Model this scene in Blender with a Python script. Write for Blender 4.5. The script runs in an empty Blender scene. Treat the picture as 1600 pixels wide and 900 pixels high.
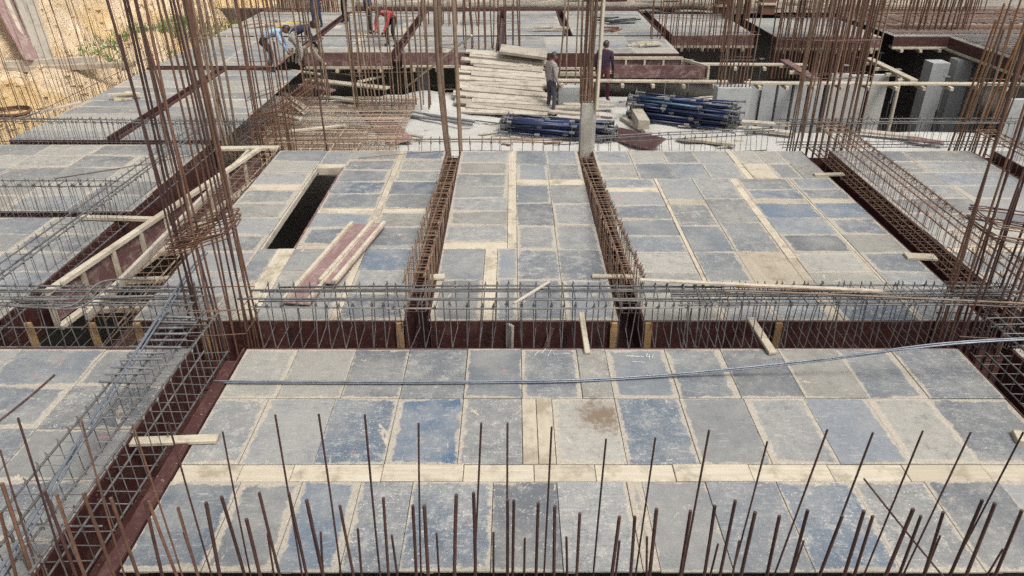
import bpy, math, random
from mathutils import Vector, Matrix, Euler
R = math.radians
random.seed(7)
S = bpy.context.scene
COL = S.collection

# ------------------------------------------------------------------ camera, sky, sun, exposure
H, FPX, HOR = 4.45, 1155.0, 630.0
PITCH = math.atan(HOR / FPX); TP = HOR / FPX; CP = math.cos(PITCH)
cam = bpy.data.cameras.new('camera'); cam_ob = bpy.data.objects.new('camera', cam); COL.objects.link(cam_ob)
cam.sensor_width = 36.0; cam.lens = FPX / 1600.0 * 36.0
cam.clip_start = 0.1; cam.clip_end = 2000
cam_ob.location = (0, 0, H); cam_ob.rotation_euler = (math.pi / 2 - PITCH, 0, 0)
S.camera = cam_ob
SUN_EL, SUN_AZ = 58.0, 132.0           # azimuth measured clockwise from +Y: behind and right of the viewer
w = bpy.data.worlds.new('World'); S.world = w; w.use_nodes = True
nt = w.node_tree; nt.nodes.clear()
wo = nt.nodes.new('ShaderNodeOutputWorld'); bg = nt.nodes.new('ShaderNodeBackground'); sky = nt.nodes.new('ShaderNodeTexSky')
sky.sky_type = 'NISHITA'; sky.sun_disc = False
sky.sun_elevation = R(SUN_EL); sky.sun_rotation = R(SUN_AZ)
sky.air_density = 0.7; sky.dust_density = 5.0; sky.ozone_density = 0.6
bg.inputs['Strength'].default_value = 0.15
hs = nt.nodes.new('ShaderNodeHueSaturation'); hs.inputs['Saturation'].default_value = 0.2   # thin even cloud
nt.links.new(sky.outputs[0], hs.inputs['Color']); nt.links.new(hs.outputs[0], bg.inputs[0]); nt.links.new(bg.outputs[0], wo.inputs[0])
sun = bpy.data.lights.new('sun', 'SUN'); sun.energy = 1.4; sun.angle = R(15); sun.color = (1.0, 0.97, 0.93)
sun_ob = bpy.data.objects.new('sun', sun); COL.objects.link(sun_ob)
sd = Vector((math.sin(R(SUN_AZ)) * math.cos(R(SUN_EL)), math.cos(R(SUN_AZ)) * math.cos(R(SUN_EL)), math.sin(R(SUN_EL))))
sun_ob.rotation_euler = sd.to_track_quat('Z', 'Y').to_euler(); sun_ob.location = (0, 0, 30)
S.view_settings.view_transform = 'Standard'; S.view_settings.look = 'None'
S.view_settings.exposure = 0.66; S.view_settings.gamma = 1.0; S.view_settings.use_curve_mapping = False
S.cycles.use_denoising = False
S.cycles.max_bounces = 4

# ------------------------------------------------------------------ measuring helpers (photograph pixel -> place in the site)
def at(px, py, z=0.0):
    k = (H - z) / (py + 180.0)
    return Vector((k * (px - 800.0) / CP, k * (FPX - (py - 450.0) * TP), z))
def atY(px, py, Y):
    z = H - Y * (py + 180.0) / (FPX - (py - 450.0) * TP)
    return at(px, py, z)

# ------------------------------------------------------------------ materials
def new_mat(name):
    m = bpy.data.materials.new(name); m.use_nodes = True
    t = m.node_tree; b = t.nodes['Principled BSDF']
    return m, t, b
def N(t, typ, **kw):
    n = t.nodes.new(typ)
    for k, v in kw.items(): setattr(n, k, v)
    return n
def mixc(t, fac, a, b, blend='MIX'):
    n = t.nodes.new('ShaderNodeMix'); n.data_type = 'RGBA'; n.blend_type = blend
    for i, v in ((0, fac), (6, a), (7, b)):
        if hasattr(v, 'links'): t.links.new(v, n.inputs[i])
        elif i == 0: n.inputs[0].default_value = v
        else: n.inputs[i].default_value = (*v, 1) if len(v) == 3 else v
    return n.outputs[2]
def math_(t, op, a, b=None, c=None):
    n = t.nodes.new('ShaderNodeMath'); n.operation = op
    for i, v in enumerate((a, b, c)):
        if v is None: continue
        if hasattr(v, 'links'): t.links.new(v, n.inputs[i])
        else: n.inputs[i].default_value = v
    return n.outputs[0]
def ramp(t, v, lo, hi, a=0.0, b=1.0):
    n = t.nodes.new('ShaderNodeMapRange'); n.interpolation_type = 'SMOOTHSTEP'
    t.links.new(v, n.inputs[0])
    n.inputs[1].default_value = lo; n.inputs[2].default_value = hi; n.inputs[3].default_value = a; n.inputs[4].default_value = b
    return n.outputs[0]
def coords(t, stretch=None, jitter=True):
    tc = N(t, 'ShaderNodeTexCoord'); oi = N(t, 'ShaderNodeObjectInfo')
    v = tc.outputs['Object']
    if jitter:
        cm = N(t, 'ShaderNodeCombineXYZ')
        t.links.new(math_(t, 'MULTIPLY', oi.outputs['Random'], 37.0), cm.inputs[0])
        t.links.new(math_(t, 'MULTIPLY', oi.outputs['Random'], 91.0), cm.inputs[1])
        t.links.new(math_(t, 'MULTIPLY', oi.outputs['Random'], 13.0), cm.inputs[2])
        ad = N(t, 'ShaderNodeVectorMath', operation='ADD'); t.links.new(v, ad.inputs[0]); t.links.new(cm.outputs[0], ad.inputs[1]); v = ad.outputs[0]
    if stretch:
        mp = N(t, 'ShaderNodeMapping'); mp.inputs['Scale'].default_value = stretch
        t.links.new(v, mp.inputs[0]); v = mp.outputs[0]
    return v, tc, oi
def noise(t, v, scale, detail=5, rough=0.6, dist=0.0):
    n = N(t, 'ShaderNodeTexNoise'); n.inputs['Scale'].default_value = scale; n.inputs['Detail'].default_value = detail
    n.inputs['Roughness'].default_value = rough; n.inputs['Distortion'].default_value = dist
    t.links.new(v, n.inputs['Vector']); return n.outputs['Fac']
def bump(t, b, h, strength, dist=0.01):
    n = N(t, 'ShaderNodeBump'); n.inputs['Strength'].default_value = strength; n.inputs['Distance'].default_value = dist
    t.links.new(h, n.inputs['Height']); t.links.new(n.outputs[0], b.inputs['Normal'])

def m_panel():
    m, t, b = new_mat('shutter_panel_film')
    v, tc, oi = coords(t)
    sep = N(t, 'ShaderNodeSeparateXYZ'); t.links.new(tc.outputs['Object'], sep.inputs[0])
    ax = N(t, 'ShaderNodeAttribute', attribute_type='OBJECT', attribute_name='half_x')
    ay = N(t, 'ShaderNodeAttribute', attribute_type='OBJECT', attribute_name='half_y')
    dx = math_(t, 'SUBTRACT', ax.outputs['Fac'], math_(t, 'ABSOLUTE', sep.outputs[0]))
    dy = math_(t, 'SUBTRACT', ay.outputs['Fac'], math_(t, 'ABSOLUTE', sep.outputs[1]))
    r1 = math_(t, 'FRACT', math_(t, 'MULTIPLY', oi.outputs['Random'], 71.3)); r2 = math_(t, 'FRACT', math_(t, 'MULTIPLY', oi.outputs['Random'], 43.9))
    r3 = math_(t, 'FRACT', math_(t, 'MULTIPLY', oi.outputs['Random'], 97.7))
    skx = math_(t, 'MULTIPLY', math_(t, 'MULTIPLY', sep.outputs[0], math_(t, 'MULTIPLY_ADD', r3, 0.16, -0.08)), 1.0)   # heavier wear towards one end
    d = math_(t, 'MINIMUM', math_(t, 'MULTIPLY_ADD', r1, 0.045, dx), math_(t, 'MULTIPLY_ADD', r2, 0.045, dy))
    d = math_(t, 'ADD', d, skx)
    n_edge = noise(t, v, 7, 6, 0.75)
    n_big = noise(t, v, 1.6, 4, 0.55)
    n_mid = noise(t, v, 7.5, 7, 0.80, 0.15)
    n_fine = noise(t, v, 42, 6, 0.7)
    v2, _, _ = coords(t, (3, 22, 1)); n_st = noise(t, v2, 2.2, 6, 0.7)
    v3, _, _ = coords(t, (26, 2.5, 1)); n_st2 = noise(t, v3, 2.2, 6, 0.7)
    c = oi.outputs['Color']
    # how battered this plate is: some keep their film, others are grey all over
    rk = math_(t, 'FRACT', math_(t, 'MULTIPLY', oi.outputs['Random'], 53.7))
    rq = math_(t, 'FRACT', math_(t, 'MULTIPLY', oi.outputs['Random'], 29.1))
    wear = math_(t, 'MULTIPLY_ADD', rk, 1.0, 0.15); wear2 = math_(t, 'MULTIPLY_ADD', rq, 1.0, 0.15)
    def wmix(c, f, w_, col): return mixc(t, math_(t, 'MULTIPLY', f, w_), c, col)
    c = mixc(t, ramp(t, n_big, 0.36, 0.68, 0.0, 0.5), c, (0.265, 0.255, 0.225))
    c = wmix(c, ramp(t, n_mid, 0.34, 0.48, 0.5, 0.0), wear2, (0.085, 0.09, 0.097))
    # cement film smears and brush strokes
    c = wmix(c, ramp(t, n_mid, 0.49, 0.66, 0.0, 0.60), wear, (0.335, 0.318, 0.28))
    c = wmix(c, ramp(t, n_st, 0.56, 0.66, 0.0, 0.5), wear2, (0.40, 0.385, 0.35))
    c = wmix(c, ramp(t, n_st, 0.34, 0.43, 0.45, 0.0), wear, (0.09, 0.095, 0.10))
    c = wmix(c, ramp(t, n_st2, 0.60, 0.70, 0.0, 0.42), wear2, (0.37, 0.335, 0.275))
    c = wmix(c, ramp(t, n_fine, 0.58, 0.68, 0.0, 0.6), wear, (0.46, 0.44, 0.395))
    c = wmix(c, ramp(t, n_fine, 0.34, 0.43, 0.5, 0.0), wear, (0.09, 0.09, 0.09))
    # bare worn margin of the plate, wider on some plates than on others
    wid = math_(t, 'MULTIPLY_ADD', math_(t, 'FRACT', math_(t, 'MULTIPLY', oi.outputs['Random'], 17.3)), -0.045, 0.062)
    wob = math_(t, 'MULTIPLY_ADD', n_edge, -0.17, wid)
    de = math_(t, 'ADD', d, wob)
    edge = ramp(t, de, -0.010, 0.014, 1.0, 0.0)
    c = mixc(t, math_(t, 'MULTIPLY', edge, 0.8), c, mixc(t, ramp(t, n_fine, 0.35, 0.65), (0.29, 0.25, 0.19), (0.40, 0.355, 0.285)))
    vo = N(t, 'ShaderNodeTexVoronoi'); vo.inputs['Scale'].default_value = 34; t.links.new(v, vo.inputs['Vector'])
    grit = math_(t, 'MULTIPLY', ramp(t, vo.outputs['Distance'], 0.10, 0.22, 1.0, 0.0), ramp(t, n_mid, 0.44, 0.56))
    c = wmix(c, grit, wear, (0.50, 0.48, 0.44))
    v4, _, _ = coords(t, (9, 1.1, 1)); n_scr = noise(t, v4, 7, 4, 0.6, 2.0)
    c = wmix(c, ramp(t, math_(t, 'ABSOLUTE', math_(t, 'SUBTRACT', n_scr, 0.5)), 0.0, 0.010, 0.5, 0.0), wear2, (0.44, 0.43, 0.40))
    # flakes where the film is gone
    fl = ramp(t, noise(t, v, 3.1, 6, 0.7, 1.2), 0.65, 0.675)
    c = mixc(t, math_(t, 'MULTIPLY', fl, 0.7), c, (0.46, 0.385, 0.28))
    # spray paint dabs on a few plates, and one oily stain
    dab = ramp(t, noise(t, v, 5.0, 3, 0.6, 1.0), 0.70, 0.735)
    c = mixc(t, math_(t, 'MULTIPLY', dab, 0.55), c, (0.50, 0.17, 0.16))
    stn = N(t, 'ShaderNodeAttribute', attribute_type='OBJECT', attribute_name='stain')
    ds = N(t, 'ShaderNodeVectorMath', operation='DISTANCE'); t.links.new(tc.outputs['Object'], ds.inputs[0]); ds.inputs[1].default_value = (0.15, 0.22, 0.0)
    sm = ramp(t, math_(t, 'ADD', ds.outputs['Value'], math_(t, 'MULTIPLY_ADD', n_mid, -1.5, 0.72)), 0.0, 0.32, 0.85, 0.0)
    c = mixc(t, math_(t, 'MULTIPLY', sm, stn.outputs['Fac']), c, (0.13, 0.085, 0.05))
    t.links.new(c, b.inputs['Base Color'])
    t.links.new(ramp(t, n_mid, 0.3, 0.7, 0.42, 0.75), b.inputs['Roughness'])
    b.inputs['Specular IOR Level'].default_value = 0.35
    bump(t, b, math_(t, 'ADD', n_fine, n_mid), 0.35, 0.004)
    return m
def m_wood(name, c1, c2, dirt=(0.2, 0.16, 0.11), dirtamt=0.5, rough=0.75):
    m, t, b = new_mat(name)
    v, tc, oi = coords(t, (1.2, 26, 26)); g = noise(t, v, 1.4, 6, 0.65, 0.4)
    v2, _, _ = coords(t); d = noise(t, v2, 3.2, 7, 0.7); f = noise(t, v2, 55, 3, 0.6)
    c = mixc(t, ramp(t, g, 0.3, 0.7), c1, c2)
    c = mixc(t, math_(t, 'MULTIPLY', math_(t, 'POWER', oi.outputs['Random'], 2.0), 0.55), c, dirt)
    c = mixc(t, ramp(t, d, 0.47, 0.66, 0.0, dirtamt), c, dirt)
    c = mixc(t, ramp(t, f, 0.66, 0.74, 0.0, 0.4), c, (0.62, 0.6, 0.55))
    t.links.new(c, b.inputs['Base Color']); b.inputs['Roughness'].default_value = rough
    bump(t, b, g, 0.4, 0.004)
    return m
def m_redply(name, base, worn, amt):
    m, t, b = new_mat(name)
    v, tc, oi = coords(t); n1 = noise(t, v, 5, 9, 0.72, 0.5); n2 = noise(t, v, 30, 5, 0.7)
    v2, _, _ = coords(t, (1.5, 20, 8)); n3 = noise(t, v2, 1.6, 6, 0.7)
    c = mixc(t, ramp(t, n1, 0.45, 0.68, 0.0, amt), base, worn)
    c = mixc(t, ramp(t, n3, 0.56, 0.7, 0.0, amt), c, worn)
    c = mixc(t, ramp(t, n2, 0.63, 0.7, 0.0, amt * 0.9), c, (0.55, 0.48, 0.43))
    c = mixc(t, math_(t, 'MULTIPLY', oi.outputs['Random'], 0.3), c, (0.05, 0.02, 0.02))
    t.links.new(c, b.inputs['Base Color']); b.inputs['Roughness'].default_value = 0.5
    bump(t, b, n2, 0.2, 0.003)
    return m
def m_steel(name, c1, c2, rough=0.65, metal=0.0, tex=40):
    m, t, b = new_mat(name)
    g = N(t, 'ShaderNodeNewGeometry'); oi = N(t, 'ShaderNodeObjectInfo')
    n = noise(t, g.outputs['Position'], 6, 6, 0.7); n2 = noise(t, g.outputs['Position'], tex, 3, 0.6)
    c = mixc(t, ramp(t, n, 0.35, 0.65), c1, c2)
    c = mixc(t, math_(t, 'MULTIPLY', oi.outputs['Random'], 0.55), c, tuple(x * 0.45 for x in c1))
    c = mixc(t, ramp(t, n2, 0.6, 0.75, 0.0, 0.4), c, tuple(min(1, x * 1.9) for x in c2))
    t.links.new(c, b.inputs['Base Color']); b.inputs['Roughness'].default_value = rough; b.inputs['Metallic'].default_value = metal
    bump(t, b, n2, 0.8, 0.004)
    return m
def m_ground(name, cols, scale=1.0, bs=0.6, dist=0.05, rough=0.9):
    m, t, b = new_mat(name)
    g = N(t, 'ShaderNodeNewGeometry'); p = g.outputs['Position']
    a = noise(t, p, 0.7 * scale, 8, 0.65, 0.3); f = noise(t, p, 9 * scale, 8, 0.7); s = noise(t, p, 45 * scale, 4, 0.6)
    c = mixc(t, ramp(t, a, 0.35, 0.65), cols[0], cols[1])
    c = mixc(t, ramp(t, f, 0.5, 0.72, 0.0, 0.7), c, cols[2])
    c = mixc(t, ramp(t, s, 0.62, 0.72, 0.0, 0.5), c, tuple(x * 0.45 for x in cols[0]))
    t.links.new(c, b.inputs['Base Color']); b.inputs['Roughness'].default_value = rough
    bump(t, b, math_(t, 'ADD', f, math_(t, 'MULTIPLY', s, 0.5)), bs, dist)
    return m
def m_sand():
    m, t, b = new_mat('cut_sand')
    g = N(t, 'ShaderNodeNewGeometry'); p = g.outputs['Position']
    a = noise(t, p, 0.45, 6, 0.6, 0.5); f = noise(t, p, 2.6, 10, 0.78, 0.8); k = noise(t, p, 14, 6, 0.7)
    vo = N(t, 'ShaderNodeTexVoronoi'); vo.inputs['Scale'].default_value = 2.2; vo.feature = 'DISTANCE_TO_EDGE'
    mx = N(t, 'ShaderNodeVectorMath', operation='MULTIPLY_ADD'); mx.inputs[1].default_value = (1, 1, 1)
    cx = N(t, 'ShaderNodeCombineXYZ'); t.links.new(f, cx.inputs[0]); t.links.new(k, cx.inputs[1]); t.links.new(p, mx.inputs[0]); t.links.new(cx.outputs[0], mx.inputs[2])
    t.links.new(mx.outputs[0], vo.inputs['Vector'])
    c = mixc(t, ramp(t, a, 0.36, 0.62), (0.62, 0.43, 0.20), (0.70, 0.55, 0.37))
    c = mixc(t, ramp(t, f, 0.52, 0.66, 0.0, 0.75), c, (0.42, 0.25, 0.10))
    c = mixc(t, ramp(t, f, 0.34, 0.44, 0.6, 0.0), c, (0.74, 0.62, 0.46))
    c = mixc(t, ramp(t, k, 0.60, 0.72, 0.0, 0.35), c, (0.36, 0.23, 0.12))
    c = mixc(t, ramp(t, vo.outputs['Distance'], 0.0, 0.035, 0.35, 0.0), c, (0.25, 0.15, 0.07))
    t.links.new(c, b.inputs['Base Color']); b.inputs['Roughness'].default_value = 0.95
    bump(t, b, math_(t, 'ADD', math_(t, 'MULTIPLY', f, 2.0), math_(t, 'MULTIPLY', k, 0.1)), 0.8, 0.18)
    return m
def m_plain(name, col, rough=0.7, var=0.25, tex=14):
    m, t, b = new_mat(name)
    v, tc, oi = coords(t); n = noise(t, v, tex, 5, 0.65)
    c = mixc(t, ramp(t, n, 0.35, 0.7, 0.0, var), col, tuple(x * 0.45 for x in col))
    t.links.new(c, b.inputs['Base Color']); b.inputs['Roughness'].default_value = rough
    return m

def m_cloth(name, col, rough=0.9, var=0.35, tex=14):
    m = m_plain(name, col, rough, var, tex); t = m.node_tree; b = t.nodes['Principled BSDF']
    v, _, _ = coords(t, (1, 1, 2.5)); bump(t, b, noise(t, v, 11, 4, 0.6, 1.5), 1.0, 0.05)
    return m
M = dict(
    panel=m_panel(),
    wood=m_wood('pale_timber', (0.38, 0.325, 0.24), (0.455, 0.405, 0.315), (0.21, 0.17, 0.12), 0.75),
    board=m_wood('weathered_board', (0.31, 0.272, 0.215), (0.41, 0.365, 0.295), (0.17, 0.148, 0.118), 0.7),
    amber=m_wood('amber_timber', (0.30, 0.18, 0.075), (0.40, 0.26, 0.12), (0.16, 0.08, 0.03), 0.5),
    red=m_redply('film_faced_ply', (0.046, 0.0145, 0.012), (0.12, 0.062, 0.05), 0.55),
    redworn=m_redply('worn_red_ply', (0.115, 0.056, 0.052), (0.28, 0.205, 0.185), 0.9),
    mauve=m_redply('faded_mauve_ply', (0.235, 0.14, 0.13), (0.37, 0.285, 0.26), 0.9),
    rust=m_steel('rusty_rebar', (0.105, 0.050, 0.030), (0.17, 0.085, 0.05)),
    brown=m_steel('brown_rebar', (0.15, 0.095, 0.06), (0.24, 0.165, 0.11)),
    steel=m_steel('grey_rebar', (0.070, 0.067, 0.066), (0.155, 0.145, 0.135), 0.55),
    bright=m_steel('fresh_rebar', (0.15, 0.17, 0.20), (0.25, 0.27, 0.30), 0.42, 0.35),
    tanbar=m_steel('pale_tan_rebar', (0.30, 0.225, 0.15), (0.42, 0.33, 0.235)),  # lighter tan steel for the mats and some wall bars
    dark=m_steel('dark_rebar', (0.045, 0.020, 0.016), (0.085, 0.038, 0.028)),
    orange=m_steel('orange_rust', (0.19, 0.085, 0.035), (0.27, 0.135, 0.06)),
    concrete=m_ground('cast_concrete', ((0.235, 0.215, 0.185), (0.34, 0.315, 0.27), (0.13, 0.118, 0.10)), 2.4, 0.5, 0.02),
    slab=m_ground('rough_slab', ((0.33, 0.318, 0.288), (0.39, 0.377, 0.345), (0.26, 0.243, 0.212)), 0.55, 0.35, 0.03),
    sand=m_sand(),
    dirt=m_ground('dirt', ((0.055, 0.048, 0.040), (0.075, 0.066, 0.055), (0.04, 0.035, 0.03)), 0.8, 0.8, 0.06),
    earth=m_ground('pale_earth', ((0.20, 0.175, 0.14), (0.28, 0.245, 0.195), (0.12, 0.10, 0.08)), 1.2, 0.9, 0.08),
    bluep=m_steel('blue_prop_paint', (0.008, 0.015, 0.052), (0.016, 0.032, 0.095), 0.4),
    tealp=m_steel('teal_prop_paint', (0.035, 0.09, 0.14), (0.06, 0.14, 0.20), 0.45),
    greyp=m_steel('galvanised_prop', (0.10, 0.10, 0.105), (0.19, 0.19, 0.19), 0.6),
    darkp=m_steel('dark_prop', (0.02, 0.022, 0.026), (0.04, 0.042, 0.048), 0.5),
    grass=m_ground('grass_tuft', ((0.07, 0.13, 0.03), (0.11, 0.19, 0.045), (0.15, 0.2, 0.07)), 2, 0.3, 0.02),
    sheet=m_ground('grey_sheet', ((0.30, 0.307, 0.30), (0.38, 0.385, 0.375), (0.20, 0.198, 0.186)), 0.6, 0.12, 0.01, 0.6),
    black=m_plain('black_print', (0.012, 0.010, 0.010), 0.6, 0.0),
    white=m_plain('white_paint', (0.75, 0.73, 0.70)),
    yellow=m_plain('yellow_plastic', (0.60, 0.42, 0.04)),
    skin=m_plain('skin', (0.18, 0.085, 0.05), 0.55, 0.15),
    hair=m_plain('black_hair', (0.010, 0.008, 0.008), 0.5, 0.1),
    c_grey=m_cloth('grey_cloth', (0.30, 0.27, 0.25), 0.9), c_slate=m_cloth('slate_cloth', (0.055, 0.055, 0.075), 0.9),
    c_navy=m_cloth('navy_cloth', (0.035, 0.04, 0.085), 0.9), c_sky=m_cloth('sky_blue_cloth', (0.30, 0.42, 0.55), 0.9),
    c_black=m_cloth('black_cloth', (0.015, 0.014, 0.018), 0.9), c_red=m_cloth('red_cloth', (0.50, 0.05, 0.06), 0.9),
    c_maroon=m_cloth('maroon_cloth', (0.12, 0.025, 0.04), 0.9), c_pink=m_cloth('pink_cloth', (0.60, 0.16, 0.22), 0.9),
    c_cream=m_cloth('cream_cloth', (0.55, 0.52, 0.47), 0.9), c_plum=m_cloth('plum_cloth', (0.040, 0.018, 0.038), 0.9, 0.8, 30),
)

# ------------------------------------------------------------------ mesh helpers
class MB:
    def __init__(s): s.v = []; s.f = []
    def box(s, c, d, rot=None):
        i = len(s.v); hx, hy, hz = d[0] / 2, d[1] / 2, d[2] / 2
        for sx, sy, sz in ((-1,-1,-1),(1,-1,-1),(1,1,-1),(-1,1,-1),(-1,-1,1),(1,-1,1),(1,1,1),(-1,1,1)):
            p = Vector((sx * hx, sy * hy, sz * hz))
            if rot is not None: p = rot @ p
            s.v.append(tuple(p + Vector(c)))
        s.f += [(i,i+3,i+2,i+1),(i+4,i+5,i+6,i+7),(i,i+1,i+5,i+4),(i+1,i+2,i+6,i+5),(i+2,i+3,i+7,i+6),(i+3,i,i+4,i+7)]
        return s
    def tube(s, pts, r, n=6, cap=True, closed=False):
        pts = [Vector(p) for p in pts]; rs = r if isinstance(r, (list, tuple)) else [r] * len(pts)
        i0 = len(s.v); k = len(pts); prev = None
        for j, p in enumerate(pts):
            if closed: d = (pts[(j + 1) % k] - pts[j - 1])
            else: d = pts[min(j + 1, k - 1)] - pts[max(j - 1, 0)]
            d.normalize()
            ref = Vector((0, 0, 1)) if abs(d.z) < 0.9 else Vector((1, 0, 0))
            a = d.cross(ref).normalized()
            if prev is not None:
                a = (prev - d * prev.dot(d)).normalized() if (prev - d * prev.dot(d)).length > 1e-4 else a
            prev = a; b = d.cross(a)
            for q in range(n):
                an = 2 * math.pi * q / n
                s.v.append(tuple(p + (a * math.cos(an) + b * math.sin(an)) * rs[j]))
        m = k if closed else k - 1
        for j in range(m):
            j2 = (j + 1) % k
            for q in range(n):
                s.f.append((i0 + j*n + q, i0 + j*n + (q+1) % n, i0 + j2*n + (q+1) % n, i0 + j2*n + q))
        if cap and not closed:
            s.f.append(tuple(i0 + q for q in range(n))[::-1]); s.f.append(tuple(i0 + (k-1)*n + q for q in range(n)))
        return s
    def mesh(s, name, mat=None, smooth=False):
        me = bpy.data.meshes.new(name); me.from_pydata(s.v, [], s.f); me.update()
        if mat is not None: me.materials.append(M[mat] if isinstance(mat, str) else mat)
        if smooth: me.shade_smooth()
        return me
def obj(name, me, parent=None, loc=(0, 0, 0), rot=None, scale=None):
    o = bpy.data.objects.new(name, me); COL.objects.link(o)
    if parent is not None: o.parent = parent
    o.location = loc
    if rot is not None:
        if isinstance(rot, Matrix): rot = rot.to_euler()
        o.rotation_euler = rot
    if scale is not None: o.scale = scale
    return o
def tag(o, label=None, cat=None, group=None, kind=None):
    if label: o['label'] = label
    if cat: o['category'] = cat
    if group: o['group'] = group
    if kind: o['kind'] = kind
    return o
def empty(name, loc=(0, 0, 0), label=None, cat=None, group=None, rz=0.0):
    o = obj(name, None, None, loc); o.rotation_euler = (0, 0, rz); o.empty_display_size = 0.1
    return tag(o, label, cat, group)
_bc = {}
def boxmesh(d, mat, bev=True):
    k = (round(d[0], 2), round(d[1], 2), round(d[2], 3), mat)
    if k not in _bc:
        hx, hy, hz = d[0]/2, d[1]/2, d[2]/2; b = min(0.006, min(d) * 0.2)
        mb = MB()
        # box with chamfered top edges
        vs = [(-hx,-hy,-hz),(hx,-hy,-hz),(hx,hy,-hz),(-hx,hy,-hz),
              (-hx,-hy,hz-b),(hx,-hy,hz-b),(hx,hy,hz-b),(-hx,hy,hz-b),
              (-hx+b,-hy+b,hz),(hx-b,-hy+b,hz),(hx-b,hy-b,hz),(-hx+b,hy-b,hz)]
        mb.v = vs
        mb.f = [(0,3,2,1),(0,1,5,4),(1,2,6,5),(2,3,7,6),(3,0,4,7),(4,5,9,8),(5,6,10,9),(6,7,11,10),(7,4,8,11),(8,9,10,11)]
        _bc[k] = mb.mesh('piece', mat)
    return _bc[k]
_bars = {}
def barmesh(mat, bow):
    k = (mat, bow)
    if k not in _bars:
        mb = MB(); seg = 1 if bow == 0 else 6
        pts = [(bow * math.sin(math.pi * j / seg), 0, j / seg) for j in range(seg + 1)]
        n = 6
        for p in pts:
            for q in range(n):
                a = 2 * math.pi * q / n; mb.v.append((p[0] + math.cos(a), math.sin(a), p[2]))
        for j in range(seg):
            for q in range(n): mb.f.append((j*n+q, j*n+(q+1) % n, (j+1)*n+(q+1) % n, (j+1)*n+q))
        mb.f.append(tuple(range(n))[::-1]); mb.f.append(tuple(seg*n+q for q in range(n)))
        me = mb.mesh('bar', mat)
        for p in me.polygons: p.use_smooth = len(p.vertices) == 4
        _bars[k] = me
    return _bars[k]
def bar(name, p0, p1, r, mat, parent=None, bow=0):
    p0 = Vector(p0); p1 = Vector(p1); d = p1 - p0
    off = Vector(parent.location) if parent is not None else Vector()
    q = d.to_track_quat('Z', 'Y') @ Euler((0, 0, random.uniform(0, 6.28))).to_quaternion()
    o = obj(name, barmesh(mat, bow), parent, p0 - off, None, (r, r, d.length))
    o.rotation_euler = q.to_euler()
    return o
def plank(p0, p1, w_, t_, mat, name='plank', parent=None, roll=0.0, end=True):
    """board between two points (centre line)"""
    p0 = Vector(p0); p1 = Vector(p1); d = p1 - p0; L = d.length
    off = Vector(parent.location) if parent is not None else Vector()
    x = d.normalized(); z = Vector((0, 0, 1)); y = z.cross(x)
    if y.length < 0.05: y = Vector((0, 1, 0))
    y.normalize(); z = x.cross(y)
    m = Matrix((x, y, z)).transposed() @ Euler((roll, 0, 0)).to_matrix()
    return obj(name, boxmesh((L, w_, t_), mat), parent, (p0 + p1) / 2 - off, m)

ORD = ['first','second','third','fourth','fifth','sixth','seventh','eighth','ninth','tenth','eleventh','twelfth','thirteenth','fourteenth','fifteenth','sixteenth','seventeenth','eighteenth','nineteenth','twentieth']
def ordinal(i):
    if i < 20: return ORD[i]
    tens = {2:'twenty',3:'thirty',4:'forty',5:'fifty',6:'sixty'}
    tth = {2:'twentieth',3:'thirtieth',4:'fortieth',5:'fiftieth',6:'sixtieth'}
    n = i + 1; a, b = divmod(n, 10)
    return tth[a] if b == 0 else tens[a] + '-' + ORD[b - 1]

# ------------------------------------------------------------------ the setting: ground, sunken slab, sand bank
def sheet(name, x0, x1, y0, y1, nx, ny, zf, mat, kind='structure'):
    mb = MB()
    for j in range(ny + 1):
        for i in range(nx + 1):
            x = x0 + (x1 - x0) * i / nx; y = y0 + (y1 - y0) * j / ny; mb.v.append((x, y, zf(x, y)))
    for j in range(ny):
        for i in range(nx):
            a = j * (nx + 1) + i; mb.f.append((a, a + 1, a + nx + 2, a + nx + 1))
    o = obj(name, mb.mesh(name, mat, True)); return tag(o, kind=kind)
from mathutils import noise as mn
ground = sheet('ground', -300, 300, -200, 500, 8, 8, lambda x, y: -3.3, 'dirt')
slab_o = sheet('sunken_slab', -7.5, 6.2, 14.3, 24.5, 90, 70,
      lambda x, y: -1.3 + 0.05 * mn.noise((x * 0.8, y * 0.8, 0)) + 0.02 * mn.noise((x * 4, y * 4, 3)) + 0.38 * math.exp(-((x + 2.4) / 1.1) ** 2 - ((y - 21.6) / 1.3) ** 2) + 0.07 * mn.noise((x * 1.7, y * 1.7, 8)) - max(0, (y - 22.9)) * 0.5, 'slab')
sheet('sunken_slab_edge', 6.2, 12.5, 14.3, 19.8, 40, 36,
      lambda x, y: -1.32 + 0.05 * mn.noise((x * 0.8, y * 0.8, 0)) - max(0, y - 19.2) * 1.2, 'slab')
def bank_z(x, y):
    foot = -10.7 - max(0.0, 22 - y) * 0.16 + 0.25 * mn.noise((0, y * 0.5, 0))
    d = foot - x
    if d < 0: z = -3.2
    else:
        ks = [(0, -3.2), (0.5, -0.9), (1.6, -0.15), (3.0, -0.02), (3.6, 0.5), (5.2, 3.0), (7.5, 5.5), (12, 7.5), (40, 9)]
        for (a, za), (b, zb) in zip(ks, ks[1:]):
            if d <= b: z = za + (zb - za) * (d - a) / (b - a); break
        else: z = 9
    z += 0.34 * mn.noise((x * 0.7, y * 0.7, 1)) + 0.30 * mn.noise((x * 2.1, y * 2.1, 4)) + 0.16 * mn.noise((x * 4.6, y * 4.6, 7))
    return z
sheet('sand_bank', -30, -10.2, 8, 50, 190, 300, bank_z, 'sand')
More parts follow.
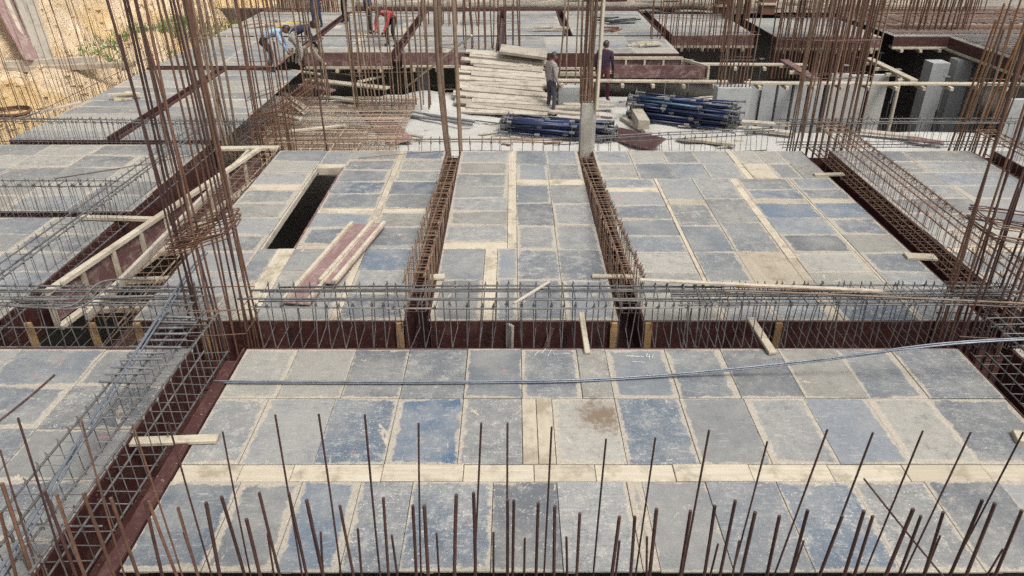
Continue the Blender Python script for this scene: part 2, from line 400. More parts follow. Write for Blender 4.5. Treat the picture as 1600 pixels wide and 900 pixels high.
# far terrace behind the last decks
sheet('far_terrace', -10.3, 60, 32.0, 90, 100, 60, lambda x, y: -0.15 + 0.10 * mn.noise((x * 0.6, y * 0.6, 2)) + 0.04 * mn.noise((x * 3, y * 3, 2)), 'earth')

# ------------------------------------------------------------------ formwork decks
PAL = dict(slate=(0.122, 0.131, 0.141), grey=(0.178, 0.180, 0.176), blue=(0.092, 0.118, 0.150), pale=(0.245, 0.232, 0.200),
           steelb=(0.142, 0.156, 0.170), deep=(0.045, 0.105, 0.190), tan=(0.50, 0.39, 0.26), orange=(0.50, 0.32, 0.16))
def pick(ws):
    k = list(ws); return random.choices(k, [ws[x] for x in k])[0]
NEAR = dict(slate=3, grey=4, blue=1.2, pale=2.2, steelb=3)
PALE = dict(slate=2, grey=5, blue=0.3, pale=4, steelb=2)
GAP = 0.005
def panel(parent, x0, x1, y0, y1, tone, z=0.0):
    if x1 - x0 < 0.03 or y1 - y0 < 0.03: return
    sx, sy = x1 - x0 - GAP, y1 - y0 - GAP
    off = parent.location
    zt = z + random.uniform(-0.006, 0.005)
    if tone in ('tan', 'orange', 'board'):
        long_x = sx >= sy
        d = (sx, sy, 0.02) if long_x else (sy, sx, 0.02)
        o = obj('filler_board', boxmesh(d, 'wood'), parent, Vector(((x0+x1)/2, (y0+y1)/2, zt - 0.010)) - off, (random.uniform(-.002, .002), 0, 0 if long_x else math.pi/2))
        return o
    o = obj('plywood_panel', boxmesh((sx, sy, 0.018), 'panel'), parent, Vector(((x0+x1)/2, (y0+y1)/2, zt - 0.009)) - off,
            (random.uniform(-.003, .003), random.uniform(-.003, .003), random.uniform(-.002, .002)))
    o['stain'] = 1.0 if tone == 'stained' else 0.0
    c = PAL['pale' if tone == 'stained' else tone]; k = random.uniform(0.70, 1.18)
    o.color = (c[0]*k, c[1]*k, c[2]*k, 1); o['half_x'] = sx/2; o['half_y'] = sy/2
    return o
def split(a, b, step, filler=0.0):
    """edges of a run of plates; a narrow filler soaks up the remainder"""
    n = int((b - a) / step + 0.08); rem = (b - a) - n * step
    if n < 1: return [(a, b, False)]
    out = []; x = a
    if 0.07 < rem < 0.26:
        fpos = random.randint(0, n)
        for i in range(n + 1):
            wd = rem if i == fpos else step
            out.append((x, x + wd, i == fpos)); x += wd
    else:
        st = (b - a) / n
        for i in range(n): out.append((x, x + st, False)); x += st
    return out
def fill(parent, x0, x1, y0, y1, wx, wy, tones=NEAR, rowwise=False):
    if rowwise:
        for (b0, b1, f) in split(y0, y1, wy):
            if f:
                for (a0, a1, g) in split(x0, x1, 1.5): panel(parent, a0, a1, b0, b1, 'board')
                continue
            for (a0, a1, g) in split(x0, x1, wx): panel(parent, a0, a1, b0, b1, 'board' if g else pick(tones))
    else:
        for (a0, a1, f) in split(x0, x1, wx):
            if f:
                for (b0, b1, g) in split(y0, y1, 1.8): panel(parent, a0, a1, b0, b1, 'board')
                continue
            for (b0, b1, g) in split(y0, y1, wy): panel(parent, a0, a1, b0, b1, 'board' if g else pick(tones))
def joists(parent, x0, x1, y0, y1, n):
    off = parent.location
    for i in range(n):
        x = x0 + 0.12 + (x1 - x0 - 0.24) * i / max(1, n - 1)
        obj('joist', boxmesh((y1 - y0 - 0.16, 0.07, 0.09), 'wood'), parent, Vector((x, (y0+y1)/2, -0.075)) - off, (0, 0, math.pi/2))
def deck(label, x0, y0):
    return empty('formwork_deck', (x0, y0, 0), label, 'formwork deck', 'plywood formwork decks')

# front deck, laid plate by plate
d = deck('large front plywood deck of blue-grey plates behind the foreground starter bars', -2.9, 3.79)
FX0, FX1 = -2.90, 4.87
jA = [FX0, -2.33, -1.70, -1.115, -0.48, 0.10, 0.70, 1.01, 1.66, 2.27, 2.90, 3.52, 4.12, FX1]
tA = ['pale','pale','slate','slate','steelb','slate','pale','steelb','steelb','slate','pale','slate','slate']
for a, b, tn in zip(jA, jA[1:], tA): panel(d, a, b, 5.89, 6.77, tn)
jB = [FX0, -2.40, -1.74, -1.12, -0.48, 0.095, 0.235, 0.39, 1.01, 1.65, 2.28, 2.88, 3.49, 4.11, FX1]
tB = ['grey','grey','blue','deep','grey','board','board','stained','blue','grey','grey','steelb','pale','slate']
for a, b, tn in zip(jB, jB[1:], tB): panel(d, a, b, 4.945, 5.885, tn)
jS = [FX0, -2.35, -1.9, -1.12, -0.42, 0.19, 0.72, 1.40, 2.06, 2.75, 3.4, 4.1, FX1]
for a, b in zip(jS, jS[1:]): panel(d, a, b, 4.73, 4.94, 'board')
jC = [FX0, -2.30, -1.78, -1.28, -0.84, -0.16, 0.38, 0.97, 1.10, 1.64, 2.24, 2.88, 3.50, 4.12, FX1]
tC = ['blue','slate','blue','slate','blue','slate','grey','pale','grey','slate','blue','grey','slate','grey']
for a, b, tn in zip(jC, jC[1:], tC): panel(d, a, b, 3.79, 4.725, tn)
joists(d, FX0, FX1, 3.79, 6.77, 8)

# front left deck
d = deck('front left plywood deck beyond the near rebar cage trench', -9.0, 3.4)
fill(d, -9.0, -3.52, 3.4, 6.77, 0.92, 0.61, PALE, True); joists(d, -9, -3.52, 3.4, 6.77, 6)
# front right deck
d = deck('strip of plywood deck at the right edge of the front row', 5.47, 3.4)
fill(d, 5.47, 9.6, 3.4, 6.77, 0.62, 0.92, PALE); joists(d, 5.47, 9.6, 3.4, 6.77, 5)

# middle row: deck with the long opening
d = deck('plywood deck with a long dark rectangular opening in it', -4.42, 7.38)
X0, X1, Y0, Y1 = -4.42, -1.26, 7.38, 13.62
hx0, hx1, hy0, hy1 = -3.52, -3.02, 9.3, 12.7
for (b0, b1, f) in split(Y0, Y1, 0.60): panel(d, X0, hx0, b0, b1, 'board' if f else pick(PALE))
fill(d, hx0, hx1, hy1 + 0.16, Y1, 0.5, 0.76, PALE); panel(d, hx0, hx1, hy1, hy1 + 0.16, 'board')
panel(d, hx1 - 0.24, hx1, Y0, hy0, 'board'); fill(d, hx0, hx1 - 0.24, Y0, hy0, 0.3, 0.95, NEAR)
ys = [Y0, 8.05, 8.65, 9.3, 9.42, 10.02, 10.6, 10.78, 11.36, 11.94, 12.52, 13.1, Y1]
for a, b in zip(ys, ys[1:]):
    narrow = b - a < 0.3
    panel(d, hx1, -2.13, a, b, 'board' if narrow else pick(NEAR))
    panel(d, -2.03, X1, a, b, 'board' if narrow and a > 10 else pick(NEAR))
for (b0, b1, f) in split(Y0, Y1, 1.7): panel(d, -2.13, -2.03, b0, b1, 'board')
joists(d, X0, hx0, Y0, Y1, 2); joists(d, hx1, X1, Y0, Y1, 3)
for x in (hx0 + 0.02, hx1 - 0.02):
    obj('opening_side_board', boxmesh((hy1 - hy0, 0.03, 0.09), 'redworn' if x > -3.2 else 'board'), d, Vector((x, (hy0+hy1)/2, -0.05)) - d.location, (0, 0, math.pi/2))
obj('opening_end_board', boxmesh((hx1 - hx0 - 0.08, 0.03, 0.13), 'wood'), d, Vector(((hx0+hx1)/2, hy1 - 0.02, -0.070)) - d.location)

# middle row: narrow centre deck
d = deck('narrow central plywood deck between the two rusty sloping cages', -0.97, 7.38)
ys = [9.31, 9.53, 10.1, 10.65, 11.21, 11.73, 12.33, 12.95, 13.62]
for a, b in zip(ys, ys[1:]): panel(d, -0.97, -0.065, a, b, 'board' if b - a < 0.3 else pick(PALE))
for a, b in ((9.31, 10.6), (10.6, 12.1), (12.1, 13.62)): panel(d, -0.065, 0.07, a, b, 'board')
ys = [7.38, 8.36, 9.27, 10.1, 10.97, 11.82, 12.05, 12.85, 13.62]
for a, b in zip(ys, ys[1:]):
    for c0, c1 in ((0.07, 0.63), (0.63, 1.24)): panel(d, c0, c1, a, b, 'board' if b - a < 0.3 else pick(dict(slate=2, grey=3, steelb=3, pale=1)))
for a, b in ((7.38, 8.4), (8.4, 9.31)):
    panel(d, -0.97, -0.37, a, b, pick(PALE)); panel(d, -0.37, -0.20, a, b, 'board'); panel(d, -0.20, 0.07, a, b, 'steelb')
joists(d, -0.97, 1.24, 7.38, 13.62, 4)

# middle row: wide deck right of centre
d = deck('wide plywood deck right of centre with a few bare tan plates', 1.54, 7.38)
X0, X1 = 1.54, 5.50
for a, b in ((12.1, 12.88), (12.88, 13.62)):
    js = [X0, 2.20, 2.82, 3.44, 4.06, 4.18, 4.62, 5.05, X1]
    for i, (p, q) in enumerate(zip(js, js[1:])):
        panel(d, p, q, a, b, 'orange' if (i == 5 and a < 12.5) else ('board' if q - p < 0.2 else pick(PALE)))
ys = [7.38, 8.0, 8.58, 9.16, 9.74, 10.32, 10.9, 11.48, 11.66, 12.1]
for a, b in zip(ys, ys[1:]): panel(d, X0, 2.44, a, b, 'board' if b - a < 0.3 else pick(dict(slate=2, grey=4, steelb=2, pale=2)))
ys = [7.38, 8.3, 9.2, 10.08, 10.96, 11.12, 12.1]
for a, b in zip(ys, ys[1:]): panel(d, 2.50, 3.10, a, b, 'board' if b - a < 0.3 else pick(NEAR))
ys = [7.38, 8.25, 9.22, 10.2, 11.15, 12.1]
for a, b in zip(ys, ys[1:]): panel(d, 3.10, 3.74, a, b, 'tan' if 8.2 < a < 9 else pick(PALE))
for a, b in ((7.38, 9.0), (9.0, 10.5), (10.5, 12.1)): panel(d, 2.44, 2.50, a, b, 'board'); panel(d, 3.74, 3.87, a, b, 'board')
ys = [7.38, 7.98, 8.58, 9.18, 9.78, 10.38, 10.98, 11.12, 11.6, 12.1]
for a, b in zip(ys, ys[1:]):
    panel(d, 3.87, 4.74, a, b, 'board' if b - a < 0.3 else pick(NEAR)); panel(d, 4.78, X1, a, b, 'board' if b - a < 0.3 else pick(NEAR))
panel(d, 4.74, 4.78, 7.38, 12.1, 'board')
joists(d, X0, X1, 7.38, 13.62, 6)

# right deck
d = deck('plywood deck at the right side behind the tall ringed column bars', 6.05, 7.38)
fill(d, 6.05, 8.72, 7.38, 13.62, 0.92, 0.61, PALE, True); joists(d, 6.05, 8.72, 7.38, 13.62, 4)
d = deck('plywood deck at the far right edge beyond the right cage trench', 9.2, 7.38)
fill(d, 9.2, 12.4, 7.38, 13.62, 0.92, 0.61, PALE, True); joists(d, 9.2, 12.4, 7.38, 13.62, 4)
# left decks
d = deck('left plywood deck between the two small cross cages', -10.0, 10.66)
fill(d, -10.0, -5.92, 10.66, 14.0, 0.92, 0.61, PALE, True); joists(d, -10, -5.92, 10.66, 14.0, 5)
d = deck('left plywood deck in front of the nearer small cross cage', -10.0, 7.38)
fill(d, -10.0, -5.98, 7.38, 10.40, 0.92, 0.61, PALE, True); joists(d, -10, -5.98, 7.38, 10.4, 5)
FARP = dict(slate=1.0, grey=5, pale=5, steelb=1.2)
def fardeck(label, x0, x1, y0, y1, face=None, rowwise=True, tones=FARP, front_mat='redworn'):
    d = deck(label, x0, y0)
    fill(d, x0, x1, y0, y1, 1.22, 0.62, tones, rowwise)
    if face:
        n = max(1, round((x1 - x0) / 1.22)); wd = (x1 - x0) / n
        for i in range(n):
            obj('edge_board', boxmesh((wd - 0.01, 0.025, face), front_mat), d, Vector((x0 + wd * (i + .5), y0 - 0.012, -0.022 - face/2)) - d.location)
        obj('edge_rail', boxmesh((x1 - x0, 0.10, 0.07), 'wood'), d, Vector(((x0+x1)/2, y0 - 0.03, -0.06 - face)) - d.location)
        for i in range(n * 2):
            obj('bearer', boxmesh((0.09, 0.9, 0.09), 'wood'), d, Vector((x0 + (x1-x0) * (i + .5) / (n*2), y0 + 0.30, -0.145 - face)) - d.location)
    return d
fardeck('far left plywood deck beside the wall of starter bars', -10.0, -8.05, 14.32, 20.6)
fardeck('plywood deck behind the left column, right of the long red strip', -7.80, -5.75, 14.32, 20.6)
fardeck('plywood deck under the two stooping workers', -10.0, -6.6, 20.9, 25.6)
fardeck('distant plywood deck littered with timber scraps at upper left', -10.0, -6.6, 25.9, 31.0)
fardeck('plywood deck with a red edge behind the stooping workers', -6.35, -3.65, 23.1, 25.7, 0.40)
fardeck('distant plywood deck under the worker in red', -6.35, -3.65, 26.0, 31.3)
fardeck('plywood deck with mottled red edge left of the sloping boards', -3.35, -0.50, 23.1, 25.7, 0.36)
fardeck('distant plywood deck beyond the central thick bars', -3.35, -0.50, 26.0, 31.3)
fardeck('plywood deck with a dark red edge behind the standing man', -0.22, 5.05, 23.0, 25.75, 0.40, front_mat='red')
fardeck('distant central plywood deck with scattered dark scraps', -0.22, 1.75, 26.0, 31.4)
fardeck('distant plywood deck right of the red beam line', 2.05, 5.05, 26.0, 31.4)
fardeck('distant plywood deck above the dark opening at upper right', 5.40, 8.2, 26.0, 30.6, 0.32)
fardeck('pale plywood deck behind the dense brown bars at upper right', 8.8, 12.3, 25.6, 29.6, 0.32)
fardeck('distant plywood deck under the steel mat at far right', 12.8, 20.5, 25.8, 32.0, 0.32, front_mat='red')
dk = fardeck('distant plywood deck at the right edge under the steel mat', 14.6, 21.0, 19.6, 25.6, 0.32, front_mat='red')
for i in range(5):
    obj('edge_board', boxmesh((1.19, 0.025, 0.32), 'red'), dk, (-0.014, 0.6 + 1.2 * i, -0.185), (0, 0, math.pi/2))
obj('edge_rail', boxmesh((6.0, 0.10, 0.07), 'wood'), dk, (-0.03, 3.0, -0.385), (0, 0, math.pi/2))
# long red side strips of the narrow beams left of the far columns
def strip(label, p0, p1, hgt=0.20, wd=0.22, mat='red'):
    o = empty('beam_side_form', p0, label, 'beam form', 'red beam forms between the far decks')
    p0 = Vector(p0); p1 = Vector(p1); n = max(1, round((p1 - p0).length / 2.4)); y = Vector((0,0,1)).cross((p1-p0).normalized())
    for i in range(n):
        a = p0.lerp(p1, i / n); b = p0.lerp(p1, (i + 1) / n)
        for s in (-1, 1): plank(a + y * s * wd/2 - Vector((0,0,.12)), b + y * s * wd/2 - Vector((0,0,.12)), 0.025, 0.30, mat, 'side_board', o)
        plank(a - Vector((0,0,.28)), b - Vector((0,0,.28)), wd - 0.05, 0.025, 'redworn', 'bottom_board', o)
    return o
strip('long red beam form running back between the two far left decks', (-7.925, 14.32, 0.03), (-7.925, 20.6, 0.03))
strip('red beam form crossing behind the far left decks', (-10.0, 20.75, 0.03), (-6.7, 20.75, 0.03), wd=0.24)
strip('red beam form right of the scrap-littered deck', (-6.475, 23.1, 0.02), (-6.475, 31.0, 0.02), wd=0.20)
strip('red beam form between the red worker\'s deck and the next', (-3.5, 23.1, 0.02), (-3.5, 31.3, 0.02), wd=0.24)
strip('red beam form left of the deck with dark scraps', (-0.36, 23.1, 0.02), (-0.36, 31.3, 0.02), wd=0.22)
strip('red beam form splitting the distant central decks', (1.9, 26.0, 0.02), (1.9, 31.4, 0.02), wd=0.24)
strip('red beam form stepping down to the dark opening at upper right', (5.22, 25.8, 0.02), (5.22, 31.4, 0.02), wd=0.28)
strip('red beam form along the back edge of the far decks', (-6.3, 31.55, 0.05), (5.1, 31.55, 0.05), wd=0.22)

# ------------------------------------------------------------------ beam trenches: red film-faced sides, bottoms, battens
def trench(label, p):
    return empty('beam_formwork', p, label, 'beam formwork', 'beam trenches lined with red plywood')
BOARDS = []
def sides(o, a, b, face, depth=0.56, mat='red', top=-0.003, ln=2.44):
    """vertical boards along a->b"""
    a = Vector(a); b = Vector(b); n = max(1, round((b - a).length / ln))
    for i in range(n):
        p = a.lerp(b, i / n); q = a.lerp(b, (i + 1) / n); dd = (q - p).normalized() * 0.002
        zc = Vector((0, 0, top - depth / 2))
        BOARDS.append(plank(p + dd + zc, q - dd + zc, 0.018, depth, mat, 'side_board', o))
def bottom(o, a, b, wd, z=-0.57, mat='red'):
    a = Vector(a); b = Vector(b); n = max(1, round((b - a).length / 2.44))
    for i in range(n):
        p = a.lerp(b, i / n); q = a.lerp(b, (i + 1) / n)
        plank(p + Vector((0,0,z)), q + Vector((0,0,z)), wd, 0.018, mat, 'bottom_board', o)
tr = trench('long cross beam trench with red sides behind the front deck', (0, 7.07, -0.6))
BK = 7.365
for a, b in ((-10, -5.99), (-4.41, -1.27), (-0.96, 1.23), (1.55, 5.49), (6.06, 12.4)): sides(tr, (a, BK, 0), (b, BK, 0), -1)
for a, b in ((-9, -3.53), (-2.90, 4.86), (5.48, 9.6)): sides(tr, (a, 6.785, 0), (b, 6.785, 0), 1)
bottom(tr, (-10, 7.075, 0), (12, 7.075, 0), 0.56)
for x in (-5.62, -4.88, -4.36, -3.6, -1.31, 1.19, 1.59, 3.10, 6.1):
    obj('batten', boxmesh((0.08, 0.035, 0.50), 'amber'), tr, Vector((x, BK - 0.028, -0.26)) - tr.location, (0, random.uniform(-.04, .04), 0))
# black print on the film faced boards, read bottom to top
for x, s in ((-0.90, 'NISSIN'), (-0.29, 'NISSIN'), (0.62, 'NISSIN'), (1.02, 'NISSIN'), (-2.6, 'NISSIN')):
    cu = bpy.data.curves.new('print', 'FONT'); cu.body = s; cu.size = 0.10; cu.align_x = 'CENTER'; cu.align_y = 'CENTER'; cu.space_character = 1.0
    tmp = bpy.data.objects.new('tmp', cu); COL.objects.link(tmp)
    me = bpy.data.meshes.new_from_object(tmp.evaluated_get(bpy.context.evaluated_depsgraph_get())); bpy.data.objects.remove(tmp)
    me.materials.clear(); me.materials.append(M['black'])
    bd = min((q for q in BOARDS if abs(q.location.y + tr.location.y - BK) < 0.01), key=lambda q: abs(q.location.x + tr.location.x - x))
    lt = obj('printed_lettering', me, bd, Vector((x, BK - 0.0125, -0.24)) - tr.location, Matrix(((0,-1,0),(0,0,-1),(1,0,0))))
    bpy.context.view_layer.update(); lt.matrix_parent_inverse = bd.matrix_basis.inverted()
tr = trench('dark trench under the grey cage at lower left', (-3.2, 5.1, -0.6))
sides(tr, (-3.51, 3.4, 0), (-3.51, 6.77, 0), 1); sides(tr, (-2.925, 3.4, 0.02), (-2.925, 6.77, 0.02), -1)
bottom(tr, (-3.22, 3.4, 0), (-3.22, 6.77, 0), 0.56)
plank((-2.975, 3.4, 0.018), (-2.975, 6.5, 0.018), 0.11, 0.02, 'red', 'cap_board', tr)
tr = trench('dark trench under the grey cage at the right edge', (5.17, 5.1, -0.6))
sides(tr, (4.885, 3.4, 0), (4.885, 6.77, 0), 1); sides(tr, (5.455, 3.4, 0), (5.455, 6.77, 0), -1); bottom(tr, (5.17, 3.4, 0), (5.17, 6.77, 0), 0.54)
def ytrench(label, x0, x1, y0=7.38, y1=13.6):
    t_ = trench(label, ((x0+x1)/2, (y0+y1)/2, -0.6))
    sides(t_, (x0 + 0.012, y0, 0), (x0 + 0.012, y1, 0), 1); sides(t_, (x1 - 0.012, y0, 0), (x1 - 0.012, y1, 0), -1)
    bottom(t_, ((x0+x1)/2, y0, 0), ((x0+x1)/2, y1, 0), x1 - x0 - 0.05)
    sides(t_, (x0 + 0.03, y1 - 0.02, -0.12), (x1 - 0.03, y1 - 0.02, -0.12), 1, 0.44)
    return t_
ytrench('narrow trench left of the central deck', -1.26, -0.97)
ytrench('narrow trench right of the central deck', 1.24, 1.54)
ytrench('trench running back along the right side of the wide deck', 5.50, 6.05)
ytrench('trench at far right running back to the leaning bars', 8.72, 9.2)
def xtrench(label, y0, y1, x0, x1):
    t_ = trench(label, ((x0+x1)/2, (y0+y1)/2, -0.5))
    sides(t_, (x0, y0 + 0.012, 0), (x1, y0 + 0.012, 0), 1); sides(t_, (x0, y1 - 0.012, 0), (x1, y1 - 0.012, 0), -1)
    bottom(t_, (x0, (y0+y1)/2, 0), (x1, (y0+y1)/2, 0), y1 - y0 - 0.05)
xtrench('thin trench under the nearer small cross cage on the left', 10.40, 10.66, -10, -5.98)
xtrench('thin trench under the farther small cross cage on the left', 14.0, 14.32, -10, -5.92)
tr = trench('wide left trench with a timber framed red form standing in it', (-5.2, 10.5, -0.6))
sides(tr, (-5.965, 7.38, 0), (-5.91, 14.0, 0), 1); sides(tr, (-4.435, 7.38, 0), (-4.435, 13.9, 0), -1); bottom(tr, (-4.72, 7.38, 0), (-4.72, 13.9, 0), 0.50)
# free standing framed form: rails, stiles, red panels
a0, a1 = Vector((-5.72, 7.9, 0)), Vector((-4.80, 13.5, 0))
n = 9
for i in range(n):
    p = a0.lerp(a1, i / n); q = a0.lerp(a1, (i + 1) / n); dd = (q - p).normalized() * 0.01
    plank(p + dd + Vector((0, 0, -0.17)), q - dd + Vector((0, 0, -0.17)), 0.018, 0.40, 'redworn', 'form_panel', tr)
    plank(p + Vector((0.035, 0, -0.41)), p + Vector((0.035, 0, 0.04)), 0.07, 0.05, 'wood', 'stile', tr)
for i in range(3):
    p = a0.lerp(a1, i / 3); q = a0.lerp(a1, (i + 1) / 3)
    plank(p + Vector((0.02, 0, 0.07)), q + Vector((0.02, 0, 0.07)), 0.09, 0.06, 'wood', 'top_rail', tr)
    plank(p + Vector((0.05, 0, -0.42)), q + Vector((0.05, 0, -0.42)), 0.09, 0.06, 'wood', 'bottom_rail', tr)
for y in (8.3, 9.1, 10.0, 11.0, 12.2): plank((-5.55 + (y-8.3)*0.15, y, -0.40), (-4.75, y + 0.05, -0.40), 0.09, 0.07, 'wood', 'cross_bearer', tr)
plank((-6.5, 10.30, 0.05), (-5.3, 10.22, 0.05), 0.09, 0.05, 'wood', 'tie_batten', tr)
plank((-5.02, 7.5, -0.02), (-5.02, 13.6, -0.02), 0.05, 0.10, 'board', 'edge_batten', tr)
plank((-5.7, 13.75, 0.0), (-4.5, 13.80, 0.0), 0.16, 0.05, 'wood', 'end_plank', tr)

# ------------------------------------------------------------------ reinforcement cages
def cage(label, p0, p1, wd, ht, sp, top_x, bot_x, r=0.0105, rs=0.0058, mat='steel', mats=None, up=Vector((0,0,1)), ht2=None, jit=0.04, dbl=0.0):
    """p0,p1 = centre of the cage's bottom at both ends"""
    o = empty('beam_cage', p0, label, 'rebar cage', 'beam reinforcement cages')
    p0 = Vector(p0); p1 = Vector(p1); ax = (p1 - p0); L = ax.length; ax.normalize()
    side = up.cross(ax).normalized(); upv = ax.cross(side)
    for fx in top_x:
        e = random.uniform(-0.15, 0.25)
        b = upv * (ht - 0.012 - random.choice((0, 0, 0.02))) + side * (fx * wd/2)
        bar('longitudinal_bar', p0 + b - ax * e, p1 + b + ax * random.uniform(-.1, .3), r * random.uniform(.9, 1.15), mats or mat, o, random.choice((0, 2, -2)))
    for fx in bot_x:
        b = upv * 0.014 + side * (fx * wd/2)
        bar('longitudinal_bar', p0 + b, p1 + b, r, mats or mat, o, 0)
    mb = MB(); hw = wd/2; hk = 0.05
    mb.tube([(-hw + 0.02, ht - hk, 0.012), (-hw, ht, 0), (-hw, 0, 0), (hw, 0, 0), (hw, ht, 0), (-hw, ht, 0.012), (-hw + 0.03, ht - 0.05, 0.012)], rs, 4)
    for sg in (-1, 1):       # twisted tie wire at the top corners
        mb.tube([(sg * hw, ht - 0.022, -0.012), (sg * hw, ht + 0.004, 0.006), (sg * (hw + 0.008), ht + 0.034, 0.0)], [rs * 1.7, rs * 1.8, rs * 0.7], 4)
    me = mb.mesh('stirrup', mat)
    n = int(L / sp); rot = Matrix((side, upv, ax)).transposed()
    k = 0
    for i in range(n + 1):
        for dd in ((0,) if not dbl else (0, dbl)):
            t_ = i * sp + dd + random.uniform(-.25, .25) * sp * jit * 5
            if t_ > L: continue
            rr = rot @ Euler((random.gauss(0, jit), random.gauss(0, jit * 1.4), random.gauss(0, jit * 0.4))).to_matrix()
            obj('stirrup', me, o, ax * t_ + upv * random.uniform(-.012, .012), rr); k += 1
    return o
T4 = (-0.95, -0.35, 0.35, 0.95)
cage('long grey cage of hanging stirrups over the cross trench, middle stretch', (-2.75, 7.08, -0.06), (2.15, 7.08, -0.06), 0.46, 0.57, 0.15, T4 + (-0.6, 0.65), ())
cage('dense grey cage over the cross trench beside the right ringed column', (1.95, 7.09, -0.06), (5.5, 7.09, -0.06), 0.46, 0.57, 0.20, T4 + (-0.75, 0.7, 0.1, -0.1), (), dbl=0.085)
cage('tangled grey cage over the cross trench at the left edge', (-8.5, 7.08, -0.06), (-3.5, 7.08, -0.06), 0.46, 0.57, 0.17, T4 + (0.0, 0.7, -0.7), (-0.9, 0.9))
cage('grey cage over the cross trench at the right edge', (5.5, 7.09, -0.06), (9.5, 7.09, -0.06), 0.46, 0.57, 0.16, T4 + (0.0,), (-0.9, 0.9))
cage('grey cage standing over the trench at lower left', (-3.42, 3.3, -0.03), (-3.36, 6.75, -0.03), 0.54, 0.53, 0.15, (-0.96, -0.3, 0.3, 0.96), (-0.96, 0.0, 0.96), 0.010, 0.006, jit=0.025)
cage('grey cage standing over the trench at the right edge', (5.25, 3.3, -0.05), (5.25, 6.75, -0.05), 0.50, 0.50, 0.17, (-0.96, -0.3, 0.3, 0.96), (-0.96, -0.3, 0.3, 0.96), 0.010, 0.0055)
cage('rusty cage sloping down into the trench left of the central deck', (-1.12, 7.45, 0.06), (-1.115, 13.4, -0.52), 0.23, 0.47, 0.11, (-0.95, 0, 0.95), (-0.95, 0, 0.95), 0.011, 0.0055, 'brown', 'rust', jit=0.06)
cage('rusty cage sloping down into the trench right of the central deck', (1.40, 7.45, 0.06), (1.39, 13.4, -0.52), 0.23, 0.47, 0.11, (-0.95, 0, 0.95), (-0.95, 0, 0.95), 0.011, 0.0055, 'brown', 'rust', jit=0.06)
cage('long brown cage raised over the trench right of the wide deck', (5.86, 7.5, -0.02), (5.95, 13.9, -0.02), 0.46, 0.54, 0.20, (-0.95, -0.3, 0.3, 0.95), (-0.98, -0.5, 0.0, 0.5, 0.98), 0.011, 0.005, 'brown', 'rust', dbl=0.06)
cage('brown cage in the far right trench beside the leaning bars', (9.0, 7.5, -0.15), (9.0, 13.9, -0.15), 0.40, 0.52, 0.16, (-0.95, 0.0, 0.95), (-0.95, 0, 0.95), 0.012, 0.0055, 'brown', 'rust')
cage('long grey cage raised over the left side of the wide left trench', (-5.98, 6.9, -0.02), (-5.82, 13.9, -0.02), 0.30, 0.54, 0.19, (-0.95, -0.4, 0.95), (-0.95, 0.95), 0.011, 0.005)
cage('brown cage lying low in the wide left trench beside the opening deck', (-4.72, 7.4, -0.42), (-4.66, 13.8, -0.42), 0.36, 0.44, 0.22, (-0.95, 0.0, 0.95), (-0.95, 0.0, 0.95), 0.011, 0.0055, 'brown')
cage('small grey cross cage on the left, nearer one', (-9.6, 10.53, -0.03), (-6.0, 10.53, -0.03), 0.20, 0.55, 0.20, (-0.95, 0.95), (-0.95, 0.95), 0.009, 0.005, dbl=0.07)
cage('small grey cross cage on the left, farther one', (-10.2, 14.16, -0.03), (-4.9, 14.16, -0.10), 0.24, 0.50, 0.19, (-0.95, 0.0, 0.95), (-0.95, 0.95), 0.009, 0.005, dbl=0.08)
cage('low rusty cage along the back edge of the middle decks', (-4.4, 13.86, -0.36), (0.9, 13.86, -0.36), 0.30, 0.50, 0.20, (-0.95, 0, 0.95), (-0.95, 0.95), 0.011, 0.005, 'brown')
cage('low grey cage behind the wide deck in front of the blue props', (0.9, 13.86, -0.34), (5.0, 13.90, -0.14), 0.30, 0.46, 0.20, (-0.95, 0, 0.95), (-0.95, 0.95), 0.010, 0.005)
cage('raised grey cage crossing behind the right deck', (5.2, 13.95, 0.0), (13.0, 13.95, 0.02), 0.36, 0.48, 0.15, (-0.95, -0.4, 0.3, 0.95), (-0.95, 0.0, 0.95), 0.010, 0.005)

